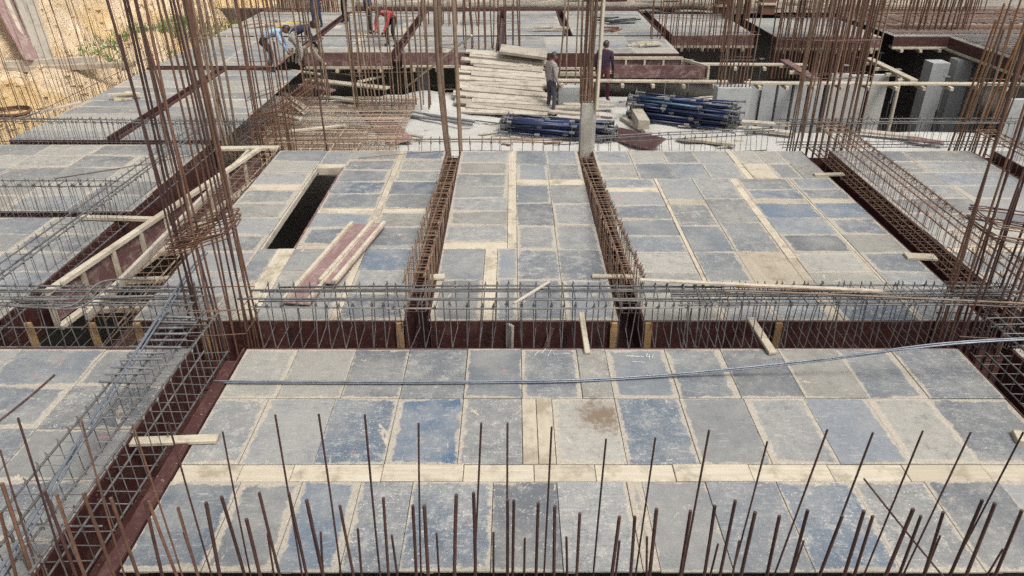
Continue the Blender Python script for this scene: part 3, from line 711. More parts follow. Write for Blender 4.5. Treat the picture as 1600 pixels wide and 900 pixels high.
# ------------------------------------------------------------------ column reinforcement
def column(label, x0, x1, y0, y1, zb, zt, nx, ny, r, mat, lean=(0, 0), ties=(), tmat='rust', jit=0.03, cut=None, mats2=None):
    """perimeter bars; lean in metres per metre; ties = [(z, tilt, turns)]"""
    o = empty('column_rebar', ((x0+x1)/2, (y0+y1)/2, zb), label, 'column rebar', 'standing column reinforcement')
    pts = []
    for i in range(nx):
        x = x0 + (x1 - x0) * i / max(1, nx - 1); pts += [(x, y0), (x, y1)] if y1 > y0 else [(x, y0)]
    for j in range(1, ny - 1):
        y = y0 + (y1 - y0) * j / (ny - 1); pts += [(x0, y), (x1, y)]
    for i, (x, y) in enumerate(pts):
        t_ = zt + random.uniform(-.15, .15)
        if cut and random.random() < cut[0]: t_ = random.uniform(*cut[1])
        lx = lean[0] + random.gauss(0, jit * 0.45); ly = lean[1] + random.gauss(0, jit * 0.4)
        h = t_ - zb
        bar('vertical_bar', (x, y, zb), (x + lx * h, y + ly * h, t_), r * random.uniform(0.85, 1.12), random.choice(mats2) if mats2 else mat, o, random.choice((0, 3, -3, 5)))
    cx, cy = (x0+x1)/2, (y0+y1)/2
    for z, tilt, turns in ties:
        for k in range(turns):
            zz = z + k * 0.022 + random.uniform(-.01, .01); mb = MB(); g = 0.02
            sx = lean[0] * (zz - zb); ex, ey = (x1-x0)/2 + g, (y1-y0)/2 + g
            if y1 - y0 < 0.02: ey = 0.05
            tt = tilt + random.uniform(-.05, .05)
            ring = [(-ex, -ey, -ex*tt), (0, -ey - .012, 0), (ex, -ey, ex*tt), (ex + .012, 0, ex*tt), (ex, ey, ex*tt), (0, ey + .012, 0), (-ex, ey, -ex*tt), (-ex - .012, 0, -ex*tt)]
            me = mb.tube(ring, 0.0068, 4, closed=True).mesh('tie', tmat)
            obj('tie_ring', me, o, Vector((cx + sx, cy, zz)) - o.location, (0, 0, random.uniform(-.05, .05)))
    return o
column('tall dark rebar cluster rising from the left beam crossing, ring ties midway', -3.50, -2.92, 6.85, 7.33, -0.55, 4.3, 6, 4, 0.0115, 'rust', (-0.008, 0.0),
       [(0.15, 0.0, 1), (0.45, 0, 1), (1.20, 0.30, 4), (1.30, 0.24, 3)], 'rust', 0.034, cut=(0.10, (3.0, 3.5)), mats2=('rust', 'dark', 'dark', 'rust'))
column('tall rebar cluster at the right beam crossing with a tilted ring bundle', 4.92, 5.62, 6.86, 7.34, -0.55, 4.4, 7, 4, 0.0128, 'rust', (-0.004, 0.0),
       [(0.1, 0, 1), (0.5, 0, 1), (1.22, -0.16, 4), (1.36, -0.1, 3)], 'rust', 0.03, cut=(0.42, (1.7, 2.1)), mats2=('rust', 'dark', 'dark', 'rust'))
column('dense rebar cluster at the left rear of the opening deck', -4.98, -4.32, 13.9, 14.35, -0.5, 4.2, 6, 4, 0.0125, 'rust', (-0.01, 0), [(0.3, 0, 1), (0.62, .2, 3), (1.0, 0.3, 1), (1.5, 0, 1)], 'rust', 0.03, cut=(0.3, (1.8, 2.6)))
column('pale brown bundled bars behind the left deck corner', -5.86, -5.50, 13.95, 14.3, -0.4, 4.3, 4, 3, 0.022, 'brown', (-0.02, 0), [(2.0, 0, 2)], 'brown', 0.035)
column('four thick brown bars standing at the back of the left narrow trench', -1.20, -0.98, 13.62, 13.85, -0.5, 4.3, 2, 2, 0.034, 'brown', (-0.012, 0), [(1.1, 0, 1), (1.9, 0, 1)], 'brown', 0.01)
# concrete stub column with bars and a timber
st = empty('concrete_column', (1.43, 13.75, -1.3), 'grey concrete stub column with brown bars and a timber rising from it', 'column')
cv = MB(); nz = 14                       # rough cast shaft with chipped corners
for j in range(nz + 1):
    for q in range(16):
        u = q / 16 * 4; k_ = int(u); f_ = u - k_; cs = [(-1,-1),(1,-1),(1,1),(-1,1)]
        x_ = (cs[k_][0] * (1 - f_) + cs[(k_+1) % 4][0] * f_) * 0.145; y_ = (cs[k_][1] * (1 - f_) + cs[(k_+1) % 4][1] * f_) * 0.14
        n_ = 1 + 0.07 * mn.noise((x_ * 14, y_ * 14, j * 1.1)) - (0.08 if f_ == 0 else 0); cv.v.append((x_ * n_, y_ * n_, 2.2 * j / nz + 0.03 * mn.noise((x_ * 9, y_ * 9, 5)) * (j == nz)))
for j in range(nz):
    for q in range(16): cv.f.append((j*16+q, j*16+(q+1) % 16, (j+1)*16+(q+1) % 16, (j+1)*16+q))
cv.f.append(tuple(nz*16+q for q in range(16)))
obj('shaft', cv.mesh('shaft', 'concrete'), st)
for i in range(11):
    x = 1.43 - 0.14 + 0.28 * (i % 6) / 5; y = 13.66 + 0.18 * (i // 6)
    bar('vertical_bar', (x, y, 0.85), (x + random.gauss(0.02, .03), y + random.gauss(0, .03), 4.3 + random.uniform(-.2, .2)), 0.020, random.choice(('brown', 'rust', 'brown')), st, random.choice((0, 4, -4)))
plank((1.56, 13.58, 0.80), (1.60, 13.60, 4.2), 0.05, 0.05, 'wood', 'timber_batten', st)
for z in (1.05, 1.35): obj('tie_ring', MB().tube([(-.17,-.13,0),(.17,-.13,0.02),(.17,.13,0),(-.17,.13,0)], 0.006, 4, closed=True).mesh('tie', 'rust'), st, Vector((1.43, 13.75, z)) - st.location)
column('wide rebar wall of leaning bars behind the right trench', 5.45, 6.65, 13.85, 14.2, -0.5, 4.3, 10, 3, 0.016, 'brown', (0.0, 0), [(0.3, 0, 1), (1.3, 0.05, 2), (2.0, 0, 1)], 'rust', 0.022, mats2=('brown', 'rust', 'brown', 'rust'))
column('leaning rusty bars behind the right deck corner', 8.65, 9.30, 13.85, 14.2, -0.5, 4.2, 5, 3, 0.020, 'rust', (0.04, 0), [(0.2, 0, 1), (1.2, 0, 2)], 'rust', 0.04, cut=(0.35, (2.0, 2.6)), mats2=('rust', 'orange', 'brown'))
column('pair of thick rusty bars at the right image edge', 9.5, 9.75, 11.6, 11.8, -0.5, 4.3, 2, 2, 0.028, 'orange', (0.03, 0), (), 'rust', 0.04, mats2=('rust', 'orange'))
column('cluster of brown bars left of the red edge behind the steel mat', -5.75, -5.15, 20.6, 21.0, -0.8, 4.3, 4, 3, 0.022, 'brown', (-0.015, 0), [(0.75, 0, 2), (1.6, 0, 1)], 'rust', 0.02)
column('broad row of brown bars behind the steel mat', -4.25, -2.25, 19.9, 20.4, -0.9, 4.3, 11, 3, 0.020, 'brown', (-0.012, 0), [(0.9, 0, 1), (1.5, 0, 1), (0.1, 0, 1)], 'rust', 0.025, cut=(0.2, (1.4, 2.4)))
column('four slim dark bars beside the standing man', 1.35, 2.15, 22.2, 22.2, -1.0, 4.2, 4, 2, 0.026, 'dark', (0.02, 0), (), 'dark', 0.02, mats2=('dark', 'brown'))
column('row of brown bars behind the sloping boards', -1.45, 0.25, 23.4, 23.7, -0.4, 4.0, 9, 2, 0.020, 'rust', (-0.01, 0), [(0.8, 0, 1), (1.6, 0, 1)], 'rust', 0.02, cut=(0.5, (1.2, 2.2)))
column('sheaf of bars rising behind the third far deck', -3.3, -1.2, 27.8, 28.2, -0.3, 4.0, 9, 2, 0.022, 'rust', (-0.01, 0), [(0.5, 0, 1)], 'rust', 0.03, cut=(0.3, (1.0, 2.2)))
column('rebar curtain at the edge of the upper right decks', 4.6, 7.1, 25.2, 25.5, -0.4, 4.2, 13, 2, 0.018, 'rust', (0.01, 0), [(0.6, 0, 1), (1.5, 0, 1)], 'rust', 0.02, cut=(0.35, (1.2, 1.8)))
st = empty('concrete_column', (6.05, 20.4, -1.3), 'pale concrete column block with a fan of bars at the slab edge', 'column')
obj('shaft', boxmesh((0.92, 0.45, 0.92), 'sheet'), st, (0, 0, 0.46))
for i in range(14):
    x = 5.65 + 0.8 * (i % 9) / 8; y = 20.25 + 0.3 * (i // 9); s = (x - 6.05) * 0.10
    bar('vertical_bar', (x, y, -0.4), (x + s + random.gauss(0, .02), y, 3.1 + random.uniform(-.6, .6)), 0.017, random.choice(('brown', 'rust')), st, random.choice((0, 3, -3)))
for z in (0.35, 1.0): obj('tie_ring', MB().tube([(-.46,-.1,0),(.46,-.1,0.0),(.46,.3,0),(-.46,.3,0)], 0.008, 4, closed=True).mesh('tie', 'rust'), st, Vector((6.05, 20.3, z)) - st.location)
column('dense dark brown rebar wall above the pale deck at upper right', 8.6, 11.6, 24.9, 25.3, -1.2, 4.3, 26, 3, 0.022, 'rust', (0.0, 0), [(0.0, 0, 1), (0.7, 0, 2), (1.4, 0, 2), (2.1, 0, 1)], 'rust', 0.02)
column('thick brown column bars at the back of the upper right decks', 8.1, 8.9, 29.4, 29.9, -0.5, 4.0, 6, 3, 0.05, 'rust', (0, 0), (), 'rust', 0.01)
column('brown bars standing in the steel mat at far right', 13.5, 15.6, 26.4, 26.8, -0.2, 4.0, 12, 3, 0.024, 'rust', (0.0, 0), [(0.6, 0, 1), (1.3, 0, 1)], 'rust', 0.03, cut=(0.4, (0.8, 1.8)))
column('rusty bars rising at the right edge of the steel mat', 15.2, 18.0, 22.0, 22.4, -0.2, 4.0, 12, 3, 0.022, 'rust', (0.0, 0), [(0.5, 0, 1), (1.1, 0, 1)], 'rust', 0.03, cut=(0.4, (0.8, 2.0)))
column('far bars behind the steel mat at the top right corner', 11.5, 18.5, 30.6, 30.9, -0.2, 4.0, 26, 2, 0.024, 'rust', (0.0, 0), [(0.6, 0, 1)], 'rust', 0.03, cut=(0.4, (0.8, 1.8)))
column('row of rusty bars behind the scrap-littered deck', -9.9, -7.0, 31.3, 31.6, -0.2, 4.2, 34, 2, 0.022, 'orange', (-0.02, 0), [(0.4, 0, 1), (1.0, 0, 1)], 'rust', 0.05, mats2=('orange', 'rust', 'brown'))

# long row of starter bars along the left edge of the decks
o = empty('wall_rebar', (-10.25, 22, -1.5), 'long row of slender wall bars along the left edge below the sand bank', 'wall rebar')
y = 13.6
while y < 31.2:
    for xx, pr in ((-10.2, 0.95), (-10.42, 0.7)):
        if random.random() < pr:
            lean = random.gauss(-0.05, 0.03)
            t_ = random.choice((0.4, 0.8, 1.3, 2.4, 3.0)) + random.uniform(-.3, .3)
            bar('wall_bar', (xx, y, -1.5), (xx + lean * (t_ + 1.5), y + random.gauss(0, .06), t_), random.uniform(0.0055, 0.0085), random.choice(('rust', 'orange', 'brown', 'tanbar')), o, random.choice((0, 4, -4, 6)))
    y += random.uniform(0.12, 0.19)
for z in (-0.9, -0.5, 0.1): bar('tie_bar', (-10.31, 13.5, z), (-10.31, 31.2, z + 0.1), 0.007, 'rust', o, 0)
w_ = obj('retaining_wall', boxmesh((18.2, 0.5, 2.3), 'concrete'), None, (-10.32, 22.5, -2.15), (0, 0, math.pi/2))
tag(w_, 'low concrete wall that the slender left wall bars stand in', 'wall')

# ------------------------------------------------------------------ foreground starter bars (measured top and bottom, in the plane of each row)
TALL = [((28,653),(102,897)),((0,703),(60,897)),((127,656),(196,897)),((207,663),(282,897)),((263,660),(330,897)),((348,675),(393,897)),((430,648),(472,898)),((498,647),(531,898)),((570,648),(595,898)),
        ((654,661),(660,898)),((752,661),(741,898)),((793,661),(792,898)),((862,667),(850,898)),((947,686),(928,898)),((1024,684),(993,898)),((1108,672),(1065,898)),((1199,690),(1143,898)),
        ((1293,671),(1210,898)),((1364,676),(1280,898)),((1442,673),(1350,898)),((1517,675),(1412,898)),((1599,675),(1480,898))]
MED = [((3,755),(50,897)),((0,800),(28,897)),((70,768),(118,897)),((88,772),(136,897)),((130,771),(178,898)),((173,778),(215,897)),((226,780),(257,897)),((232,783),(279,897)),((278,793),(312,897)),((322,785),(343,897)),
       ((346,776),(378,897)),((385,811),(402,897)),((405,770),(440,898)),((451,770),(479,898)),((479,781),(506,898)),((531,790),(552,898)),((599,778),(607,898)),((645,790),(647,898)),((663,790),(669,898)),((713,773),(714,898)),
       ((740,770),(739,898)),((793,781),(790,898)),((803,782),(801,898)),((841,786),(838,898)),((867,791),(865,898)),((906,802),(901,898)),((968,807),(956,898)),((992,807),(983,898)),((1026,795),(1015,898)),((1079,798),(1062,898)),
       ((1117,790),(1097,898)),((1149,782),(1125,898)),((1180,800),(1158,898)),((1218,806),(1200,898)),((1262,797),(1231,898)),((1316,806),(1280,898)),((1350,798),(1315,898)),((1364,806),(1335,898)),((1427,795),(1382,898)),
       ((1439,806),(1405,898)),((1474,800),(1440,898)),((1535,781),(1480,898)),((1555,786),(1510,898)),((1597,797),(1552,898))]
SHORT = [((60,865),(70,898)),((287,832),(312,898)),((418,834),(428,898)),((501,831),(507,898)),((559,826),(565,898)),((612,836),(620,898)),((682,833),(686,898)),((771,832),(771,898)),((820,841),(819,898)),((885,839),(884,898)),((968,845),(962,898)),
         ((1011,839),(1012,898)),((1122,850),(1110,898)),((1155,845),(1145,898)),((1256,845),(1240,898)),((1335,849),(1320,898)),((1469,837),(1445,898)),((1567,858),(1545,898))]
def starters(lst, Y, r, size, mat, zb=-0.7):
    for i, (a, b) in enumerate(sorted(lst, key=lambda q: q[1][0])):
        Yj = Y + random.uniform(-.05, .05)
        pt = atY(a[0], a[1], Yj); pb = atY(b[0], b[1], Yj)
        dr = (pb - pt); pbb = pt + dr * ((zb - pt.z) / dr.z)
        o = bar('starter_bar', pbb, pt, r * random.uniform(.92, 1.1), mat if a[0] > 300 else random.choice(('rust', 'dark', 'rust')), None, random.choice((0, 1.5, -1.5)))
        tag(o, '%s rusty starter bar, %s from the left of its height in the foreground' % (size, ordinal(i)), 'starter bar', 'foreground starter bars')
starters(TALL, 3.62, 0.0068, 'tall thin', 'dark')
starters(MED, 3.40, 0.0112, 'thick medium-height', 'dark')
starters(SHORT, 3.52, 0.0078, 'short', 'dark')
o = bar('starter_bar', atY(1480, 908, 3.66), atY(1350, 748, 3.66), 0.007, 'dark', None, 2)
tag(o, 'thin bar slanting across the upright starter bars at lower right', 'starter bar', 'foreground starter bars')
w_ = obj('concrete_wall', boxmesh((14, 0.55, 2.6), 'concrete'), None, (0, 3.46, -2.0)); tag(w_, 'concrete wall below the foreground starter bars', 'wall')

# ------------------------------------------------------------------ loose bar bundles lying over the work
def bundle(label, paths, r, mat):
    o = empty('bar_bundle', paths[0][0], label, 'rebar bundle')
    for p in paths:
        pts = [Vector(q) for q in p]; sm = []
        for i in range(len(pts) - 1):                    # Catmull-Rom
            p0 = pts[max(i-1, 0)]; p1 = pts[i]; p2 = pts[i+1]; p3 = pts[min(i+2, len(pts)-1)]
            for k in range(6):
                t_ = k / 6; sm.append(0.5 * ((2*p1) + (p2-p0)*t_ + (2*p0-5*p1+4*p2-p3)*t_*t_ + (3*p1-p0-3*p2+p3)*t_**3))
        sm.append(pts[-1]); off = Vector(paths[0][0])
        obj('long_bar', MB().tube([q - off for q in sm], r, 6).mesh('long_bar', mat, True), o)
    return o
base = [at(333, 598, 0.02), at(600, 599, 0.02), at(860, 597, 0.02), at(1010, 590, 0.02), at(1150, 578, 0.10), at(1290, 563, 0.24), at(1420, 545, 0.42), at(1510, 536, 0.50), at(1620, 530, 0.52), at(1800, 522, 0.52)]
base2 = [p + Vector((0, 0.019 + 0.012 * (i > 5), 0.0)) for i, p in enumerate(base)]
base3 = [p + Vector((0, 0.010 - 0.03 * (i > 5), 0.015)) for i, p in enumerate(base)]
base4 = [p + Vector((0, -0.03 - 0.03 * (i > 4), 0.0)) for i, p in enumerate(base)]
bundle('long pale steel bars sweeping across the front deck and up to the right', [base, base2, base3], 0.0085, 'bright')
b1 = [at(318, 395, 0.53), at(290, 430, 0.57), at(240, 505, 0.57), at(195, 575, 0.50), at(120, 690, 0.50), at(55, 800, 0.50), at(-40, 950, 0.50)]
bundle('dark blue-grey bars trailing over the cages at lower left', [[p + Vector((k*0.025, 0, (k % 2) * 0.018)) for p in b1] for k in range(3)], 0.010, 'bright')
bundle('thin dark bar lying on the front left deck', [[at(85, 586, 0.01), at(40, 625, 0.01), at(-20, 672, 0.01)]], 0.010, 'dark')
bundle('thin wire drawn across the left deck', [[at(85, 279, 0.01), at(180, 264, 0.02), at(300, 243, 0.05)]], 0.007, 'dark')
bundle('grey bent bars lying over the tangled left cage', [[at(15, 478, 0.56), at(110, 478, 0.56), at(160, 440, 0.56), at(240, 437, 0.56)], [at(60, 480, 0.57), at(125, 480, 0.57), at(175, 442, 0.57)], [at(135, 466, 0.57), at(240, 462, 0.57)], [at(20, 470, 0.54), at(330, 462, 0.54)]], 0.010, 'steel')
bundle('thin bent bars sticking out at the lower left corner', [[at(160, 822, 0.3), at(110, 822, 0.3), at(30, 818, 0.3)], [at(80, 775, 0.5), at(40, 822, 0.4), at(62, 880, 0.2)], [at(15, 830, 0.4), at(45, 890, 0.1)]], 0.009, 'steel')
bundle('thin wire along the top of the opening deck', [[at(560, 247, 0.02), at(640, 240, 0.05), at(720, 235, 0.1), at(800, 236, 0.02)]], 0.005, 'rust')
bundle('slim upright black pole in front of the steel mat', [[(-3.55, 13.75, -0.4), (-3.60, 13.85, 0.6), (-3.64, 14.0, 1.75)]], 0.018, 'dark')
bundle('stray bars leaning against the right cage bundle', [[at(1130, 455, 0.55), at(1200, 456, 0.55), at(1470, 468, 0.55), at(1600, 474, 0.55)], [at(1150, 448, 0.56), at(1380, 455, 0.56)]], 0.012, 'brown')
# short stub bars on the front left cage
o = empty('stub_bars', (-3.5, 6.2, 0.5), 'rows of short pale stub bars laid on the lower left cage', 'rebar')
for i in range(11):
    yy = 5.45 + i * 0.115
    bar('stub_bar', (-3.68 + random.uniform(-.05, .05), yy, 0.515), (-3.25 + random.uniform(-.08, .05), yy + random.uniform(-.03, .03), 0.515), 0.013, 'greyp', o)

# ------------------------------------------------------------------ loose timber and forms
def loose(label, p0, p1, wd, th, mat='wood', roll=0.0, cat='plank', name='loose_plank', group=None):
    o = plank(p0, p1, wd, th, mat, name, None, roll); return tag(o, label, cat, group)
loose('short pale plank bridging the lower left trench', at(205, 690, 0.03), at(340, 685, 0.03), 0.10, 0.035)
loose('pale plank propped from the front deck over the cross trench', at(1208, 552, 0.03), at(1172, 497, 0.10), 0.09, 0.035)
loose('short stick hanging over the cross trench near the centre', at(918, 552, 0.02), at(908, 488, 0.16), 0.06, 0.03)
loose('white batten laid aslant on the middle cage', at(803, 474, 0.54), at(858, 440, 0.56), 0.03, 0.02, 'board')
loose('whitish stake standing in the cross trench below the white batten', (-0.03, 7.30, -0.5), (-0.02, 7.31, -0.02), 0.09, 0.035, 'concrete')
loose('dark twisted strip stuck on the trench side near the centre', (0.36, 7.33, -0.48), (0.47, 7.33, -0.08), 0.012, 0.05, 'redworn')
loose('short plank at the front corner of the wide deck', at(1415, 400, 0.02), at(1462, 402, 0.02), 0.16, 0.035)
loose('short plank lying across the right trench near its far end', at(1272, 273, 0.02), at(1318, 272, 0.02), 0.10, 0.035)
loose('thin lath on the deck edge right of centre', at(925, 431, 0.02), at(1000, 432, 0.02), 0.07, 0.03)
loose('long lath resting along the dense right cage', at(1000, 437, 0.56), at(1380, 455, 0.56), 0.05, 0.025)
loose('stub of plank on the narrow trench edge left of centre', at(672, 433, 0.02), at(695, 432, 0.02), 0.12, 0.03)
loose('small timber wedge at the right edge of the front deck', at(1585, 682, 0.02), at(1640, 690, 0.02), 0.16, 0.05)
loose('pale strip lying along the upper left deck edge', at(40, 180, 0.03), at(125, 160, 0.03), 0.10, 0.04, 'board')
# mauve worn forms on the opening deck
def formboard(label, a, b, wd, mat='mauve'):
    a = Vector(a); b = Vector(b); o = empty('red_form_panel', (a + b) / 2, label, 'form panel')
    plank(a + Vector((0,0,.05)), b + Vector((0,0,.05)), wd, 0.018, mat, 'board', o)
    y = Vector((0,0,1)).cross((b-a).normalized())
    for s in (-1, 1):
        plank(a + y*s*(wd/2 - 0.03) + Vector((0,0,.08)), b + y*s*(wd/2 - 0.03) + Vector((0,0,.08)), 0.05, 0.045, 'wood', 'batten', o)
    return o
formboard('mauve weathered form panel lying on the opening deck, left of two', at(566, 356, 0.0), at(462, 480, 0.0), 0.36)
formboard('mauve weathered form panel lying on the opening deck, right of two', at(592, 354, 0.03), at(512, 448, 0.03), 0.24)
loose('pinkish worn form board lying on the sunken slab edge', at(572, 163, -1.15), at(628, 222, -1.2), 0.62, 0.03, 'mauve', 0.1, 'form board', 'form_board')
loose('dark red form board at the foot of the blue prop pile', at(958, 208, -1.15), at(1030, 226, -1.1), 0.55, 0.03, 'red', 0.35, 'form board', 'form_board')
loose('long clean plank laid over the steel mat', at(480, 124, -0.75), at(606, 138, -0.78), 0.30, 0.05)
loose('shorter plank slanting beside the mat near the bars', at(442, 145, -0.65), at(478, 170, -0.75), 0.16, 0.05)
loose('thin lath beside the slanting mat plank', at(448, 158, -0.7), at(475, 178, -0.75), 0.06, 0.03)
loose('long pole leaning from the slab up over the sloping boards', at(634, 137, -1.2), atY(737, 55, 21.5), 0.06, 0.05)
loose('timber offcut beside the right prop pile', at(972, 184, -1.22), at(1012, 207, -1.22), 0.14, 0.09, 'board')
loose('small boxed timber frame beside the right prop pile', at(992, 172, -1.05), at(1006, 195, -1.05), 0.30, 0.25, 'board')
for i, (a, b, l) in enumerate((((862, 168), (912, 168), 'top'), ((858, 174), (935, 180), 'second'), ((870, 182), (955, 190), 'third'), ((880, 163), (960, 165), 'rear'))):
    loose('%s plank of the low pile beside the concrete stub column' % l, at(*a, -1.12 - 0.04 * (i % 3)), at(*b, -1.12 - 0.04 * (i % 3)), 0.22, 0.06, 'board', 0, 'plank', 'loose_plank', 'low plank pile')
for i, (a, b) in enumerate((((1345, 205), (1440, 214)), ((1155, 190), (1235, 195)), ((1420, 216), (1475, 224)), ((1170, 200), (1240, 208)), ((1060, 215), (1150, 225)))):
    loose(('plank behind the right deck near the leaning bars', 'plank lying right of the prop pile by the pale column', 'reddish timber behind the right deck edge', 'second plank right of the prop pile', 'thin plank in front of the right prop pile')[i],
          at(*a, -1.2), at(*b, -1.2), 0.24, 0.06, 'redworn' if i == 2 else 'board')
for i, (a, b, wd, z0, m_) in enumerate((((428, 178), (470, 186), .14, -.75, 'wood'), ((500, 150), (560, 158), .18, -.85, 'board'), ((452, 205), (540, 196), .10, -.8, 'wood'), ((520, 112), (566, 118), .2, -.75, 'board'),
        ((560, 128), (600, 118), .12, -.8, 'wood'), ((470, 132), (520, 142), .22, -.82, 'mauve'), ((610, 205), (660, 214), .12, -1.2, 'board'), ((640, 150), (690, 158), .10, -1.05, 'board'), ((455, 110), (500, 116), .16, -.55, 'wood'))):
    loose('loose board strewn over the steel mat, %s of the strewn ones from the left end' % ordinal(sorted([428, 500, 452, 520, 560, 470, 610, 640, 455]).index(a[0])), at(*a, z0), at(*b, z0), wd, 0.05, m_, random.gauss(0, .1), 'plank', 'loose_plank', 'boards strewn over the steel mat')
# grey conduit pipes across the slab
for i, (a, b) in enumerate((((535, 160), (742, 190)), ((530, 166), (738, 194)))):
    tag(bar('steel_pipe', at(*a, -1.1), at(*b, -1.15), 0.045, 'greyp'), ('upper', 'lower')[i] + ' of two grey pipes lying across the sunken slab', 'pipe', 'grey pipes on the slab')
tag(bar('steel_pipe', at(740, 188, -1.2), at(840, 200, -1.2), 0.02, 'steel'), 'thin rod continuing from the grey pipes', 'rod')
# rust stained puddle
mb = MB(); c = at(655, 160, -1.255); mb.v = [(c.x, c.y, c.z)] + [(c.x + (0.75 + 0.25*math.sin(a*3.1)) * math.cos(a) * 0.8, c.y + (0.9 + .2*math.cos(2*a)) * math.sin(a), c.z) for a in [k*math.pi/12 for k in range(24)]]
mb.v = [tuple(Vector((c.x, c.y, c.z)).lerp(Vector(q), 0.55)) for q in mb.v]
mb.f = [(0, 1 + k, 1 + (k + 1) % 24) for k in range(24)]
tag(obj('puddle', mb.mesh('puddle', m_plain('wet_mud', (0.22, 0.17, 0.11), 0.12, 0.4, 3))), kind='structure')

def chalk(label, strokes, r=0.0022):
    o = empty('chalk_marks', strokes[0][0], label, 'chalk marks')
    for st_ in strokes: obj('chalk_stroke', MB().tube([q - strokes[0][0] for q in st_], [r] * len(st_), 4).mesh('chalk', 'white'), o)
z_ = 0.003
chalk('white chalk strokes on a plate left of the short stick', [[at(835, 556, z_), at(842, 548, z_)], [at(846, 552, z_), at(852, 545, z_)], [at(856, 556, z_), at(862, 546, z_), at(866, 554, z_)], [at(880, 552, z_), at(890, 552, z_)]])
chalk('chalked lines and figures on the plate right of the short stick', [[at(978, 556, z_), at(1006, 557, z_)], [at(988, 565, z_), at(1008, 566, z_)], [at(1012, 552, z_), at(1009, 557, z_), at(1016, 557, z_)], [at(1014, 553, z_), at(1015, 562, z_)], [at(1021, 553, z_), at(1019, 559, z_), at(1024, 560, z_), at(1021, 556, z_)]])
for i in range(26):
    px, py = random.uniform(600, 1150), random.uniform(150, 232)
    a = at(px, py, -1.27); an = random.uniform(-.6, .6); l = random.uniform(.15, .7)
    loose('small timber offcut scattered on the pale sunken slab', a, a + Vector((math.cos(an) * l, math.sin(an) * l, 0.0)), random.uniform(.04, .09), 0.03, random.choice(('board', 'wood', 'redworn', 'board')), 0, 'offcut', 'timber_offcut', 'offcuts scattered on the slab')
# sand-pile of sticks, coil, rags on far decks
def scraps(label, c, n, L, mat, spread, name='scrap_heap', cat='scrap timber', th=0.05):
    o = empty(name, c, label, cat)
    for i in range(n):
        a = random.gauss(0.2, 0.35); l = L * random.uniform(.6, 1.1); p = Vector(c) + Vector((random.uniform(-1, 1) * spread, random.uniform(-1, 1) * spread * .8, 0.03 + 0.035 * (i % 4)))
        dd = Vector((math.cos(a), math.sin(a), random.uniform(-.05, .05))) * l / 2
        plank(p - dd, p + dd, random.uniform(.05, .12), th, mat, 'offcut', o)
    return o
scraps('small heap of timber sticks on the far left deck', at(197, 156, 0), 9, 0.5, 'wood', 0.16)
scraps('dark scraps scattered on the distant central deck', at(850, 45, 0), 6, 1.2, 'board', 0.8)
scraps('grey scrap heap on the distant deck right of the red beam line', at(962, 35, 0), 9, 0.9, 'darkp', 0.55, 'scrap_heap', 'scrap heap')
scraps('pair of dark boards on the distant deck nearer the opening', at(960, 48, 0), 3, 0.7, 'rust', 0.2)
scraps('timber offcuts strewn on the upper left deck', at(430, 40, 0), 9, 1.1, 'board', 1.0)
scraps('pale offcuts on the deck behind the standing man', at(1005, 72, 0), 5, 0.8, 'wood', 0.4)
scraps('yellow plastic sheet pieces on the upper left deck', at(452, 42, 0), 5, 0.55, 'yellow', 0.2, 'plastic_scrap', 'plastic scrap')
o = empty('wire_coil', at(12, 178, 0.25), 'rusty wire coil hung at the left edge over the cross cage', 'wire coil')
for k in range(5):
    rr = 0.45 + 0.03 * random.random(); z = k * 0.02
    obj('loop', MB().tube([(rr * math.cos(a), rr * 0.7 * math.sin(a), z + .02 * math.sin(2*a)) for a in [j * math.pi/8 for j in range(16)]], 0.012, 4, closed=True).mesh('loop', 'rust'), o, (0.04 * random.uniform(-1, 1), 0.04 * random.uniform(-1, 1), 0))

# ------------------------------------------------------------------ steel mats
def mat_grid(label, c0, c1, z0, z1, nx, ny, r, mats, name='rebar_mat', jit=0.02):
    o = empty(name, ((c0[0]+c1[0])/2, c0[1], z0), label, 'rebar mat')
    zf = lambda y: z0 + (z1 - z0) * (y - c0[1]) / (c1[1] - c0[1])
    for i in range(nx):
        x = c0[0] + (c1[0] - c0[0]) * i / (nx - 1) + random.gauss(0, jit)
        bar('mat_bar', (x, c0[1], z0 + .01), (x + random.gauss(0, jit*2), c1[1], z1 + .01), r, random.choice(mats), o, random.choice((0, 0, 3)))
    for j in range(ny):
        y = c0[1] + (c1[1] - c0[1]) * j / (ny - 1) + random.gauss(0, jit)
        bar('mat_bar', (c0[0] - .1, y, zf(y) + 0.03), (c1[0] + .1, y + random.gauss(0, jit*3), zf(y) + 0.03), r, random.choice(mats), o, random.choice((0, 0, 3)))
    return o
mat_grid('broad rusty steel mat on the slab left of the pale sunken floor', (-6.3, 15.2), (-2.8, 21.4), -1.05, -0.98, 30, 56, 0.0125, ('tanbar', 'brown', 'brown', 'tanbar'))
mat_grid('second layer of the rusty mat nearer the decks', (-5.9, 15.0), (-3.6, 18.2), -0.90, -0.88, 10, 22, 0.012, ('tanbar', 'brown', 'tanbar'))
mat_grid('dark steel mat over the deck at the top right', (12.9, 25.9), (20.4, 31.9), 0.05, 0.05, 40, 36, 0.016, ('steel', 'rust', 'brown'))
mat_grid('dark steel mat over the deck at the right edge', (14.7, 19.7), (20.9, 25.5), 0.05, 0.05, 34, 34, 0.016, ('steel', 'rust', 'brown'))
cage('rusty cage bordering the steel mat on its left', (-5.75, 15.0, -0.6), (-5.35, 20.6, -0.6), 0.35, 0.40, 0.2, (-0.95, 0, 0.95), (-0.95, 0.95), 0.013, 0.006, 'rust')

